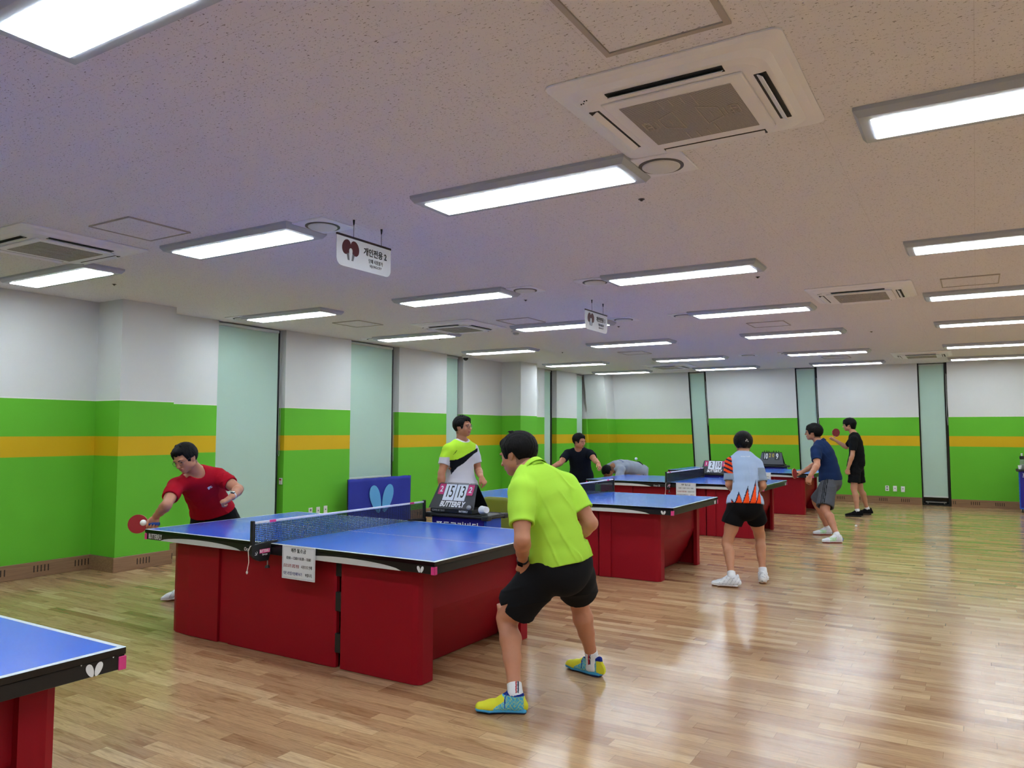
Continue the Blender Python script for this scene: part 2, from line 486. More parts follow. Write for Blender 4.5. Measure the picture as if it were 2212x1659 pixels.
# outlets
def outlet_set(spots, normal, labels):
    for k, (x, y, z) in enumerate(spots):
        t = thing('wall_outlet', labels[k], 'outlet', (x, y, z), 0 if normal == 'x' else -PI / 2, 'white wall outlets')
        obj('plate', bx((0, -.036, -.06), (.009, .036, .06), .003), M_whitep, t)
        bm = BM()
        if k == 0:
            for dz in (-.026, .026): cyl(bm, (.008, 0, dz), (.0105, 0, dz), .017, n=16)
        else:
            box(bm, (.008, -.010, -.002), (.0105, .010, .018))
        obj('socket', bm, mat('socket_grey', '#6c7072', .5), t)
outlet_set([(XL, 4.50, .33), (XL, 4.65, .33), (XL, 4.80, .335)], 'x',
    ['white double outlet on the left wall, nearest to the first window', 'white outlet plate in the middle of three low on the left wall', 'white outlet plate on the left wall, nearest to the blue barrier'])
outlet_set([(3.77, yb(.33), .33), (3.92, yb(.33), .325), (4.07, yb(.33), .32)], 'y',
    ['white double outlet low on the back wall, left of two others', 'white outlet plate in the middle of three low on the back wall', 'white outlet plate low on the back wall, nearest to the rightmost blind'])

# ------------------------------------------------------------------ ceiling fixtures
M_diff = bpy.data.materials.new('lit_diffuser'); M_diff.use_nodes = True
_t = NT(M_diff); _t.b.inputs['Base Color'].default_value = (.8, .8, .8, 1)
_t.b.inputs['Emission Color'].default_value = LIGHT_COLOR + (1,); _t.b.inputs['Emission Strength'].default_value = LIGHT_STRENGTH
LXS = [-2.305, .14, 2.595, 5.06, 7.52]
LYS = [-4.75, -2.32, .06, 2.80, 5.24, 7.60, 10.55, 13.00]
colname = ['left', 'second', 'middle', 'fourth', 'right-hand']
rowname = ['behind the viewer', 'nearest', 'second', 'third', 'fourth', 'fifth', 'sixth', 'farthest']
L0 = None
DL = {(0, 3): -1, (1, 2): 1, (2, 2): 1, (1, 3): 1, (2, 3): -1, (2, 4): -1, (1, 4): 1, (0, 5): -1}
for ri, ly in enumerate(LYS):
    for ci, lx in enumerate(LXS):
        if ri == 1 and ci < 1: continue
        lab = 'lit rectangular ceiling light, %s row, %s column from the left' % (rowname[ri], colname[ci])
        if ri == 0: lab = 'lit ceiling light outside the view, %s column behind the viewer' % colname[ci]
        if ci == 4: lab = 'lit ceiling light beyond the right edge of the view, %s row' % rowname[ri]
        if L0 is None:
            L0 = thing('ceiling_light', lab, 'ceiling light', (lx, ly, H), 0, 'rectangular ceiling lights')
            bm = BM()
            w, l, fr, d = .25, 1.26, .065, .045
            # frame ring with sloped outer sides
            o0 = [(-fr, -fr), (l + fr, -fr), (l + fr, w + fr), (-fr, w + fr)]
            o1 = [(-fr + .02, -fr + .02), (l + fr - .02, -fr + .02), (l + fr - .02, w + fr - .02), (-fr + .02, w + fr - .02)]
            o2 = [(0, 0), (l, 0), (l, w), (0, w)]
            rings = [[bm.verts.new((x, y, z)) for x, y in o] for o, z in ((o0, 0), (o0, -.018), (o1, -d), (o2, -d), (o2, -d + .012))]
            for A, B in zip(rings, rings[1:]):
                for k in range(4): bm.faces.new((A[k], A[(k+1) % 4], B[(k+1) % 4], B[k]))
            obj('frame', bm, M_lrim, L0)
            obj('diffuser', bx((.001, .001, -d - .0045), (l - .001, w - .001, -d + .008), .002, 1), M_diff, L0)
        else:
            dup(L0, (lx, ly, H), lab)

# round recessed downlights on square plates
def downlight(x, y, lab, first=[None]):
    if first[0] is None:
        t = thing('ceiling_downlight', lab, 'downlight', (x, y, H), 0, 'round ceiling downlights')
        obj('plate', bx((-.155, -.155, -.012), (.155, .155, 0), .003, 1), M_acw, t)
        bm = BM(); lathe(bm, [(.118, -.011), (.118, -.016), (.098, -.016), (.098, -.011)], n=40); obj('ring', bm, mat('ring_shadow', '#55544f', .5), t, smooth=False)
        bm = BM(); lathe(bm, [(.10, -.010), (.10, -.019), (.094, -.024), (.06, -.028), (.001, -.029)], n=40); obj('lens', bm, M_whitep, t, smooth=True)
        first[0] = t
    else: dup(first[0], (x, y, H), lab)
downlight(4.03, .24, 'unlit round downlight between the big air unit and the middle ceiling light')
downlight(1.60, .20, 'unlit round downlight right of the ceiling light, just left of the nearest hanging sign')
downlight(1.60, 2.98, 'unlit round downlight at the right end of the second-column light, third row')
downlight(2.38, 2.95, 'unlit round downlight at the left end of the middle-column light, third row')
downlight(2.42, 5.40, 'unlit round downlight left of the middle-column light, fourth row')
downlight(1.66, 5.34, 'unlit round downlight behind the farther hanging sign')
downlight(-2.47, 2.87, 'unlit round downlight against the left wall before the first window')
downlight(-2.47, 5.35, 'unlit round downlight near the left wall beside the second window')
downlight(1.87, 10.68, 'unlit round downlight between two lights of the sixth row')
downlight(2.58, 10.66, 'unlit round downlight left of the middle-column light, sixth row')

# four-way cassette air units
def ac_unit(x, y, lab, first=[None]):
    if first[0] is not None: return dup(first[0], (x, y, H), lab)
    t = thing('ceiling_air_conditioner', lab, 'air conditioner', (x, y, H), 0, 'ceiling cassette air conditioners')
    bm = BM(); S = .475
    def rr(s, r, z, n=6):
        out = []
        for cx, cy, a0 in ((s-r, s-r, 0), (-(s-r), s-r, PI/2), (-(s-r), -(s-r), PI), (s-r, -(s-r), 1.5*PI)):
            for k in range(n + 1):
                a = a0 + PI/2*k/n; out.append(bm.verts.new((cx + r*math.cos(a), cy + r*math.sin(a), z)))
        return out
    rings = [rr(S, .04, -.001), rr(S, .04, -.008), rr(S - .02, .05, -.018), rr(S - .06, .09, -.024), rr(S - .085, .10, -.040), rr(S - .12, .08, -.046)]
    for A, B in zip(rings, rings[1:]):
        n = len(A)
        for k in range(n): bm.faces.new((A[k], A[(k+1) % n], B[(k+1) % n], B[k]))
    bm.faces.new(rings[-1])
    obj('panel', bm, M_acw, t)
    obj('grille_frame', bx((-.295, -.295, -.056), (.295, .295, -.044), .008), M_acw, t)
    g = bpy.data.materials.new('grille_slats'); g.use_nodes = True; q = NT(g)
    P = q.pos(True); X, Y, Z = q.sep(P)
    s = q.math('LESS_THAN', q.math('FRACT', q.math('DIVIDE', q.math('ADD', Y, 5), .0085)), .45)
    q.link(q.mix(s, lin('#b5b0ac'), lin('#6c6864')), q.b.inputs['Base Color']); q.b.inputs['Roughness'].default_value = .6
    obj('grille', bx((-.235, -.235, -.0585), (.235, .235, -.0555)), g, t)
    bm = BM()                                       # raised ribs of the grille
    def rib(x0, y0, x1, y1): tube(bm, [(x0, y0, -.0595), (x1, y1, -.0595)], .0022, 4)
    for sx in (-1, 1):
        for yy, ll in ((-.07, .06), (-.025, .05), (.025, .05), (.07, .10)):
            rib(yy, sx * .225, yy, sx * (.225 - ll - .02)); rib(sx * .20, yy * .6, sx * (.20 - .03), yy * .6)
        rib(sx*.05, -.10, sx*.13, -.05); rib(sx*.13, -.05, sx*.13, .05); rib(sx*.13, .05, sx*.05, .10); rib(sx*.05, -.10, sx*.05, .10); rib(sx*.09, -.03, sx*.09, .03)
        for xx in (.15, .18, .21): rib(sx*xx, -.04, sx*xx, .04)
    obj('grille_ribs', bm, mat('rib_ivory', '#b9b1a8', .5), t)
    for k in range(4):
        a = k * PI / 2
        bm = BM(); box(bm, (-.24, .325, -.0475), (.24, .372, -.044)); bmesh.ops.rotate(bm, verts=bm.verts, matrix=Matrix.Rotation(a, 3, 'Z')); obj('outlet_slot', bm, M_dark, t)
        bm = BM(); box(bm, (-.235, -.014, -.002), (.235, .016, .002), .001, 1)
        bmesh.ops.rotate(bm, verts=bm.verts, matrix=Matrix.Rotation(-.6, 3, 'X')); bmesh.ops.translate(bm, verts=bm.verts, vec=(0, .345, -.052))
        bmesh.ops.rotate(bm, verts=bm.verts, matrix=Matrix.Rotation(a, 3, 'Z')); obj('louvre', bm, M_acw, t)
    bm = BM()
    for k in range(4): ball(bm, (-.365 + .012*k, -.33 + .008*(k % 2) - .011*k, -.043), .004, 8)
    obj('indicator_lights', bm, mat('indicator_dark', '#20242e', .3), t)
    first[0] = t; return t
ac_unit(4.40, -.40, 'large ivory ceiling air conditioner nearest the viewer at top right')
ac_unit(4.47, 4.83, 'ivory ceiling air conditioner, second in the right-hand file')
ac_unit(-.51, 4.83, 'ivory ceiling air conditioner above the gap left of the farther hanging sign')
ac_unit(-.59, -.43, 'ivory ceiling air conditioner cut by the left edge, by the left ceiling lights')
ac_unit(4.62, 12.02, 'ivory ceiling air conditioner near the back wall on the right')
ac_unit(-.18, 12.20, 'ivory ceiling air conditioner in the far left corner of the ceiling')

def hatch(x, y, lab, wide=False):
    t = thing('ceiling_access_hatch', lab, 'access hatch', (x, y, H), 0, 'square ceiling access hatches')
    s = .235; f = .022 if wide else .008; bm = BM()
    sq = lambda a, z: [bm.verts.new((x * a, y * a, z)) for x, y in ((-1, -1), (1, -1), (1, 1), (-1, 1))]
    R_ = [sq(s, 0), sq(s, -.010), sq(s - f, -.010), sq(s - f, 0)]
    for A, B in zip(R_, R_[1:]):
        for k in range(4): bm.faces.new((A[k], A[(k+1) % 4], B[(k+1) % 4], B[k]))
    obj('hatch_frame', bm, mat('hatch_rim', '#b3aca6' if wide else '#a9a49e', .5), t)
    obj('hatch_panel', bx((-s + f + .002, -s + f + .002, -.005), (s - f - .002, s - f - .002, 0)), M_ceil, t)
hatch(4.50, -1.22, 'square ceiling access hatch at the top edge, before the big air unit', True)
hatch(.41, -.38, 'square ceiling access hatch right of the left air unit')
hatch(-1.55, 3.98, 'square ceiling access hatch near the left wall above the second window')
hatch(.45, 4.85, 'square ceiling access hatch between an air unit and the farther hanging sign')
hatch(3.13, 6.71, 'square ceiling access hatch behind the middle-column light, fourth row')
hatch(5.41, 4.69, 'square ceiling access hatch right of the second right-hand air unit')
hatch(3.2, 11.9, 'square ceiling access hatch near the back wall left of the air unit')
hatch(.2, 9.3, 'square ceiling access hatch far back in the second column')
for k, (x, y, lab) in enumerate([(3.71, .77, 'below the big round downlight'), (3.75, 3.52, 'behind the middle light of the third row'), (-1.73, .73, 'near the pilaster, left'),
        (1.29, 3.52, 'behind the second light of the third row'), (-1.62, 5.88, 'over the blue barrier'), (1.33, 5.95, 'behind the farther hanging sign'), (4.2, 8.2, 'in the right half far back'), (-.9, 8.6, 'in the left half far back')]):
    bm = BM(); lathe(bm, [(.020, 0), (.019, -.003), (.010, -.004), (.008, -.012), (.003, -.013)], n=16)
    o = obj('sprinkler_head', bm, mat('sprinkler_dark', '#33281f', .4), None, (x, y, H)); tag(o, 'small dark sprinkler head in the ceiling, ' + lab, 'sprinkler', 'sprinkler heads')
t = thing('smoke_detector', 'small white round detector right of the left-file air unit', 'smoke detector', (-.12, 5.67, H))
obj('base', lathe(BM(), [(.07, 0), (.07, -.018), (.06, -.026)], n=28), M_whitep, t)
obj('sensor_head', lathe(BM(), [(.042, -.026), (.042, -.045), (.03, -.055)], n=20), mat('detector_grey', '#b9b9b4', .5), t)
t = thing('security_camera', 'white dome camera with black eye on the ceiling beside the third window', 'camera', (-2.72, 8.18, H))
obj('housing', lathe(BM(), [(.075, 0), (.075, -.03), (.06, -.05)], n=28), M_whitep, t)
bm = BM(); ball(bm, (0, 0, -.055), .048, 20); obj('dome', bm, mat('dome_black', '#08080a', .1), t, smooth=True)

# hanging signs
def sign(x, y0, y1, num, lab, z0=2.60, z1=2.80):
    t = thing('hanging_sign', lab, 'sign', (x, (y0 + y1) / 2, H), 0, 'white hanging court signs')
    w = (y1 - y0) / 2; a, b = z0 - H, z1 - H; r = .05; pts = [(-w, b), (w, b)]
    for k in range(7):
        q = -PI/2*k/6; pts.append((w - r + r*math.cos(q), a + r + r*math.sin(q)))
    for k in range(7):
        q = -PI/2 - PI/2*k/6; pts.append((-w + r + r*math.cos(q), a + r + r*math.sin(q)))
    bm = BM(); prism(bm, pts[::-1], 'x', -.003, .003); obj('board', bm, mat('sign_white', '#dde3ea', .45), t)
    obj('top_rail', bx((-.006, -w, b - .002), (.006, w, b + .012)), mat('sign_rail_brown', '#241318', .4), t)
    for dy in (-.11 * w / .27, .17 * w / .27):
        obj('hanging_wire', tube(BM(), [(0, dy, b + .01), (0, dy, 0)], .0018, 6), M_dark, t)
        obj('ceiling_hook', cyl(BM(), (0, dy, -.035), (0, dy, 0), .004, .008, n=10), M_dark, t)
    f = .0045
    R = (0, 1, 0); U = (0, 0, 1); mr = mat('sign_maroon', '#4e1420', .5); mg = mat('sign_grey', '#6d7078', .5)
    cz = a + .115
    for s in (-1, 1):                                  # crossed bats pictogram
        bm = BM()
        pts = []
        for k in range(20):
            q = 2*PI*k/20; u = .040*math.cos(q); v = .052*math.sin(q); an = s*.35
            pts.append((-.14*w/.27 + s*.040 + u*math.cos(an) - v*math.sin(an), cz + .018 + u*math.sin(an) + v*math.cos(an)))
        prism(bm, pts, 'x', .003, f); obj('bat_print', bm, mr, t)
        bm = BM(); px = -.14*w/.27 + s*.028
        prism(bm, [(px - .010 , cz - .022), (px - .008 - s*.010, cz - .068), (px + .008 - s*.010, cz - .068), (px + .012, cz - .022)], 'x', .003, f)
        obj('handle_print', bm, mg, t)
    pts = [(-.14*w/.27 + .016*math.cos(2*PI*k/14), cz - .006 + .021*math.sin(2*PI*k/14)) for k in range(14)]
    bm = BM(); prism(bm, pts, 'x', .003, f + .001); obj('ball_print', bm, M_paper, t)
    text('lettering', '개인전용 ' + num, .058, (f, .105*w/.27, cz + .018), R, U, M_ink, t, sx=.92, bold=.0012)
    text('lettering', '단체 사용불가', .032, (f, .11*w/.27, cz - .038), R, U, M_ink, t, sx=.8)
    text('lettering', 'SEJONGCITY', .024, (f, .11*w/.27, cz - .070), R, U, mg, t, sx=.9)
sign(1.87, .06, .60, '2', 'white hanging sign with two bats and the number 2, nearest the viewer')
sign(1.91, 3.71, 4.27, '3', 'white hanging sign with two bats and the number 3, farther off')
# ------------------------------------------------------------------ table tennis tables
def mat_top():
    m = bpy.data.materials.new('blue_table_top'); m.use_nodes = True; t = NT(m)
    P = t.pos(True); X, Y, Z = t.sep(P)
    def near(v, a, w): return t.math('LESS_THAN', t.math('ABSOLUTE', t.math('SUBTRACT', v, a)), w)
    e = t.math('MAXIMUM', near(X, 0, .02), near(X, 2.74, .02))
    e = t.math('MAXIMUM', e, t.math('MAXIMUM', near(Y, 0, .02), near(Y, 1.525, .02)))
    e = t.math('MAXIMUM', e, near(Y, .7625, .002))
    up = t.math('GREATER_THAN', Z, .7585)
    n = t.noise(P, 2.2, 3, .6)
    blue = t.mix(n, lin('#2263dc'), lin('#2b6ce4'))
    c = t.mix(e, blue, lin('#dce9f2'))
    c = t.mix(up, lin('#0e0e10'), c)
    t.link(c, t.b.inputs['Base Color'])
    t.b.inputs['Roughness'].default_value = .17
    t.b.inputs['Specular IOR Level'].default_value = .5
    t.bump(t.noise(P, 500, 2), .06, .001)
    return m
M_top = mat_top()

PROTO = {}
def table(x, y, lab, hinged=True):
    if hinged in PROTO: return dup(PROTO[hinged], (x, y, 0), lab)
    T = thing('table_tennis_table', lab, 'table', (x, y, 0), 0, 'blue and red table tennis tables')
    L, W = 2.74, 1.525
    for a, b in ((0, 1.3685), (1.3715, L)): obj('tabletop', bx((a, 0, .735), (b, W, .76), .0015, 1), M_top, T)
    for ya, yb_ in ((.003, .022), (W - .022, W - .003)): obj('side_rail', bx((.003, ya, .686), (L - .003, yb_, .735), .002, 1), M_blackr, T)
    for xa, xb in ((.003, .022), (L - .022, L - .003)): obj('end_rail', bx((xa, .022, .686), (xb, W - .022, .735), .002, 1), M_blackr, T)
    def tr(p, s):
        return p if s == 0 else (L - p[0], W - p[1], p[2])
    for s in (0, 1):
        dx = (1, 0, 0) if s == 0 else (-1, 0, 0)
        yo = .0022
        for u0, u1 in ((.19, 1.08), (1.62, 2.49)):
            pts = []; n = 22; wd = u1 - u0
            for k in range(n + 1):
                q = k / n; pts.append((u0 + wd*q, .686 + .037 * (4 * q * (1 - q)) ** .62))
            poly = [(u, max(v, .6862)) for u, v in pts]
            poly = poly + [(u1, .6858), (u0, .6858)]
            bm = BM()
            P = [tr((u, yo, v), s) for u, v in poly]; Q = [tr((u, yo + .0012, v), s) for u, v in poly]
            A = [bm.verts.new(p) for p in P]; B = [bm.verts.new(p) for p in Q]; bm.faces.new(A); bm.faces.new(B[::-1])
            for k in range(len(A)): bm.faces.new((A[k], A[(k+1) % len(A)], B[(k+1) % len(A)], B[k]))
            obj('rail_stripe', bm, M_stripe, T)
        text('lettering', 'BUTTERFLY', .052, tr((.125, .0018, .710), s), dx, (0, 0, 1), M_white, T, sx=.60, bold=.0008)
        for cx in (1.17, 1.56): text('lettering', 'Octet 25', .034, tr((cx, .0018, .702), s), dx, (0, 0, 1), M_white, T, sx=.85)
        butterfly('emblem', tr((2.635, .0022, .708), s), .040, dx, (0, 0, 1), M_white, T)
        # end decoration (+x end for s=0)
        ex = L - .0022
        dy = (0, 1, 0) if s == 0 else (0, -1, 0)
        butterfly('emblem', tr((ex, W - .110, .708), s), .047, dy, (0, 0, 1), M_white, T)
        for yy in (W - .155, W - .045):
            bm = BM(); A = [bm.verts.new(tr((ex + .0008, yy + a, .742 + b), s)) for a, b in ((-.012, .008), (.012, .008), (0, -.012))]; bm.faces.new(A)
            obj('warning_mark', bm, M_white, T)
        bm = BM()
        for k in range(3): box(bm, tuple(min(a, b) for a, b in zip(tr((ex, W - .135, .738 + .005*k), s), tr((ex + .001, W - .065, .7395 + .005*k), s))), tuple(max(a, b) for a, b in zip(tr((ex, W - .135, .738 + .005*k), s), tr((ex + .001, W - .065, .7395 + .005*k), s))))
        obj('warning_text', bm, mat('fine_print', '#9a9c9e', .5), T)
    for cx in (0, 1):
        for cy in (0, 1):
            bm = BM()
            sx = 1 if cx else -1; sy = 1 if cy else -1
            X0 = L if cx else 0; Y0 = W if cy else 0
            def b2(a, b): box(bm, (min(a[0], b[0]), min(a[1], b[1]), .684), (max(a[0], b[0]), max(a[1], b[1]), .730), .0015, 1)
            b2((X0 + sx*.001, Y0 - sy*.002), (X0 - sx*.026, Y0 + sy*.002)); b2((X0 + sx*.001, Y0 + sy*.002), (X0 - sx*.004, Y0 - sy*.026))
            obj('corner_cap', bm, M_pink, T)
    # red base: two long side panels made of three leaves, with a dark hinge gap
    zt = .70
    for s in (0, 1):
        def leaf(pts, nm='side_panel'):
            bm = BM(); q = [tr((u, v, 0), s)[:2] for u, v in pts]
            prism(bm, q, 'z', .004, zt); obj(nm, bm, M_red, T)
        leaf([(.17, .26), (.17, .17), (.19, .135), (.24, .115), (.40, .10), (.74, .095), (.74, .13), (.42, .135), (.27, .15), (.21, .18), (.21, .26)])
        if not hinged:
            leaf([(1.90, .085), (2.03, .085), (2.03, .13), (1.90, .13)], 'side_filler')
        leaf([(.745, .112), (.845, .112), (.845, .128), (.745, .128)], 'side_filler')
        leaf([(.85, .10), (1.86, .10), (1.88, .108), (1.88, .135), (.85, .135)])
        leaf([(1.925, .10), (2.50, .10), (2.54, .108), (2.56, .13), (2.56, .23), (2.52, .23), (2.52, .14), (1.925, .135)])
        for zz in (.05, .30, .55):
            pass
        for za, zb in ((.10, .22), (.36, .48), (.58, .70)) if hinged else ():
            a = tr((1.878, .098, za), s); b = tr((1.925, .122, zb), s)
            obj('hinge', bx(tuple(map(min, a, b)), tuple(map(max, a, b)), .002, 1), M_black, T)
    # curved end sheets
    for s in (0, 1):
        prof = [(2.535, .70), (2.535, .42)]
        for k in range(1, 13):
            q = k / 12; prof.append((2.535 - .21 * q ** 1.2, .42 - .41 * q))
        bm = BM(); ya, yb_ = .20, W - .20
        n = len(prof)
        def V(u, v, w): return bm.verts.new(tr((u, w, v), s))
        o = [[V(u, v, ya) for u, v in prof], [V(u, v, yb_) for u, v in prof], [V(u - .012, v, ya) for u, v in prof], [V(u - .012, v, yb_) for u, v in prof]]
        for k in range(n - 1):
            bm.faces.new((o[0][k], o[1][k], o[1][k+1], o[0][k+1])); bm.faces.new((o[2][k], o[2][k+1], o[3][k+1], o[3][k]))
            bm.faces.new((o[0][k], o[0][k+1], o[2][k+1], o[2][k])); bm.faces.new((o[1][k], o[3][k], o[3][k+1], o[1][k+1]))
        bm.faces.new((o[0][0], o[2][0], o[3][0], o[1][0])); bm.faces.new((o[0][-1], o[1][-1], o[3][-1], o[2][-1]))
        obj('end_sheet', bm, M_redd, T)
        # leg returns closing the base ends
    bm = BM()
    for s in (0, 1):
        for v in (.136, ): 
            a = tr((.55, v, .66), s); b = tr((2.4, v + .04, .72), s); box(bm, tuple(map(min, a, b)), tuple(map(max, a, b)))
    box(bm, (.6, .17, .70), (.64, W - .17, .735)); box(bm, (2.1, .17, .70), (2.14, W - .17, .735))
    obj('under_frame', bm, M_black, T)
    PROTO[hinged] = T; return T
TB = [(.13, -3.47), (0.0, 0.0), (.105, 3.752), (.127, 7.43), (.15, 11.12)]
table(*TB[1], 'blue and red table nearest in full view, played by the man in lime green')
table(*TB[0], 'blue and red table cut off at the bottom left corner')
table(*TB[2], 'blue and red table behind the lime green man, second of the row of four', False)
table(*TB[3], 'blue and red table behind the woman in grey, third of the row of four', False)
table(*TB[4], 'blue and red table farthest back, beside the man in navy', False)

# ------------------------------------------------------------------ nets
def net(x, y, lab, first=[None]):
    if first[0] is not None: return dup(first[0], (x, y, 0), lab)
    t = thing('table_tennis_net', lab, 'net', (x, y, 0), 0, 'table tennis nets')
    cx = 1.37; y0, y1 = -.135, 1.66; zb, zt = .764, .9125
    bm = BM(); w = .0015
    n = int((y1 - y0) / .0125)
    for k in range(n + 1):
        yy = y0 + (y1 - y0) * k / n; box(bm, (cx - w, yy - w, zb), (cx + w, yy + w, zt))
    for k in range(12):
        zz = zb + (zt - zb) * k / 12; box(bm, (cx - w, y0, zz - w), (cx + w, y1, zz + w))
    obj('mesh', bm, mat('net_navy', '#0b1226', .7), t)
    obj('top_band', bx((cx - .004, y0, zt - .013), (cx + .004, y1, zt + .002), .002, 1), mat('net_tape_white', '#e8eaf0', .6), t)
    for yy in (.02, 1.50): obj('band_tag', bx((cx - .0055, yy - .028, zt - .014), (cx + .0055, yy + .028, zt + .003), .002, 1), M_pink, t)
    for s in (0, 1):
        f = (lambda v: v) if s == 0 else (lambda v: 1.525 - v)
        a, b = sorted((f(-.155), f(-.133)))
        obj('post', bx((cx - .012, a, .735), (cx + .012, b, .922), .004), M_black, t)
        prof = [(-.158, .765), (.055, .778), (.06, .765), (.0, .762), (-.002, .70), (-.02, .652), (-.09, .655), (-.12, .668), (-.158, .705)]
        bm = BM(); pts = [(f(u), v) for u, v in prof]
        prism(bm, pts, 'x', cx - .014, cx + .014); obj('clamp', bm, M_black, t)
        if s == 0:
            lx = cx + .0155
            obj('label', bx((cx + .0135, -.095, .706), (cx + .0152, -.01, .732)), M_pink, t)
            text('lettering', 'BUTTERFLY', .025, (lx + .0002, -.052, .719), (0, 1, 0), (0, 0, 1), M_white, t, sx=.66, bold=.0004)
            text('lettering', 'Europe', .018, (lx, -.052, .697), (0, 1, 0), (0, 0, 1), M_white, t, sx=.8)
            bm = BM(); tube(bm, [(lx, -.135, .70), (lx, -.115, .70)], .0012, 5); tube(bm, [(lx, -.127, .703), (lx, -.112, .712), (lx, -.118, .722)], .0014, 5); ball(bm, (lx, -.128, .713), .003, 8)
            obj('ittf_mark', bm, M_white, t)
        obj('screw', cyl(BM(), (cx, f(-.015), .612), (cx, f(-.015), .67), .004, n=10), M_alu, t)
        obj('screw_knob', cyl(BM(), (cx, f(-.015), .602), (cx, f(-.015), .618), .017, .013, n=10), M_black, t)
    obj('tension_cord', tube(BM(), [(cx + .005, -.150, .765), (cx + .006, -.166, .758), (cx, -.175, .73), (cx + .004, -.172, .66), (cx - .004, -.178, .60)], .0028, 6), mat('cord_cream', '#d8d3c5', .7), t)
    obj('cord_toggle', ball(BM(), (cx - .004, -.178, .594), .007, 12, (1, 1, 1.6)), mat('cord_cream', '#d8d3c5', .7), t)
    first[0] = t; return t
net(*TB[1], 'net with white tape and pink tags across the nearest full table')
net(*TB[2], 'net across the second table of the row, behind the lime green man')
net(*TB[3], 'net across the third table of the row, left of the woman in grey')
net(*TB[4], 'net across the farthest table, mostly behind the woman in grey')
net(*TB[0], 'net across the cut off table at bottom left, out of view')

# ------------------------------------------------------------------ paper notices hanging on the table sides
def notice(x, y, lab, first=[None]):
    if first[0] is not None: return dup(first[0], (x, y, 0), lab)
    t = thing('paper_notice', lab, 'notice', (x, y, 0), 0, 'printed paper notices on the tables')
    obj('sheet', bx((0, -.008, .548), (.30, -.0055, .762), .0008, 1), M_paper, t)
    g = mat('notice_line', '#7d8288', .6); bm = BM(); f = -.0084
    for a, b, c, d in ((.008, .556, .292, .5572), (.008, .7525, .292, .7537), (.008, .556, .0092, .7537), (.2908, .556, .292, .7537)): box(bm, (a, f, b), (c, f + .001, d))
    obj('border_line', bm, g, t)
    blue = mat('ink_blue', '#20307c', .6); red = mat('ink_red', '#9c2a30', .6); f = -.0086
    R = (1, 0, 0); U = (0, 0, 1)
    text('lettering', '매주 월,수,금', .030, (.15, f, .731), R, U, M_ink, t, sx=.85, bold=.0004)
    text('lettering', '10:00 ~ 12:00 / 16:30 ~ 18:00', .026, (.15, f, .683), R, U, M_ink, t, sx=.72)
    text('lettering', '공공스포츠 클럽 전용', .024, (.086, f, .632), R, U, red, t, sx=.68)
    text('lettering', '사용으로 인해', .024, (.225, f, .632), R, U, M_ink, t, sx=.70)
    text('lettering', '다른 코트를 이용해주시기', .024, (.100, f, .583), R, U, blue, t, sx=.66)
    text('lettering', '바랍니다.', .024, (.245, f, .583), R, U, M_ink, t, sx=.66)
    first[0] = t; return t
notice(1.50, 0.0, 'white printed notice on the side of the nearest full table')
notice(1.60, TB[3][1], 'white printed notice on the side of the third table, left of the woman in grey')
notice(1.84, TB[4][1], 'white printed notice on the side of the farthest table, right of the woman in grey')

# ------------------------------------------------------------------ trolleys
def trolley(x, y, z, lab, W_=.60, D_=.27, first=[None]):
    if first[0] is not None: return dup(first[0], (x, y, 0), lab)
    t = thing('umpire_trolley', lab, 'trolley', (x, y, 0), 0, 'blue trolleys with black trays')
    nav = mat('trolley_navy', '#180a86', .45); blu = mat('trolley_blue', '#1450c8', .4)
    bm = BM(); box(bm, (.02, .02, .07), (W_ - .02, D_ - .02, z - .03), .006)
    obj('bin', bm, blu, t)
    obj('front_panel', bx((.035, .012, .10), (W_ - .045, .024, z - .034), .003, 1), nav, t)
    text('lettering', '포트크기비디', .095, (W_ / 2 - .01, .0105, z - .118), (1, 0, 0), (0, 0, 1), M_white, t, sx=.84, bold=.001)
    bm = BM()
    for k in range(10): ball(bm, (.018, .05, .14 + k * .06), .006, 8)
    obj('rivets', bm, mat('trolley_rivet', '#2b57b0', .4), t)
    bm = BM(); box(bm, (-.02, -.02, z - .032), (W_ + .02, D_ + .02, z - .005), .010)
    obj('tray', bm, M_black, t)
    bm = BM()
    for a, b, c, d in ((-.02, -.02, W_ + .02, -.008), (-.02, D_ + .008, W_ + .02, D_ + .02), (-.02, -.008, -.008, D_ + .008), (W_ + .008, -.008, W_ + .02, D_ + .008)): box(bm, (a, b, z - .01), (c, d, z), .002, 1)
    obj('tray_rim', bm, M_black, t)
    for cx in (-.022, W_ - .045):
        for cy in (-.024, D_ - .035): obj('tray_corner', bx((cx, cy, z - .042), (cx + .067, cy + .06, z - .001), .008), mat('tray_corner_black', '#222326', .4), t)
    for cx in (.06, W_ - .06):
        for cy in (.06, D_ - .06):
            w = obj('caster', cyl(BM(), (cx - .012, cy, .035), (cx + .012, cy, .035), .035, n=18), M_black, t)
            obj('caster_fork', bx((cx - .018, cy - .012, .035), (cx + .018, cy + .012, .075), .002, 1), M_alu, t)
    first[0] = t; return t
trolley(1.385, 1.712, .82, 'blue trolley with a black tray behind the nearest net, carrying a scoreboard')
trolley(1.40, 9.155, .82, 'blue trolley behind the third table, carrying the scoreboard reading 2 and 10')
trolley(6.075, 13.86, .82, 'blue trolley at the right edge by the back wall, with a bottle on it')
trolley(1.46, 12.85, .82, 'blue trolley behind the farthest table, carrying the scoreboard reading 10 and 9')

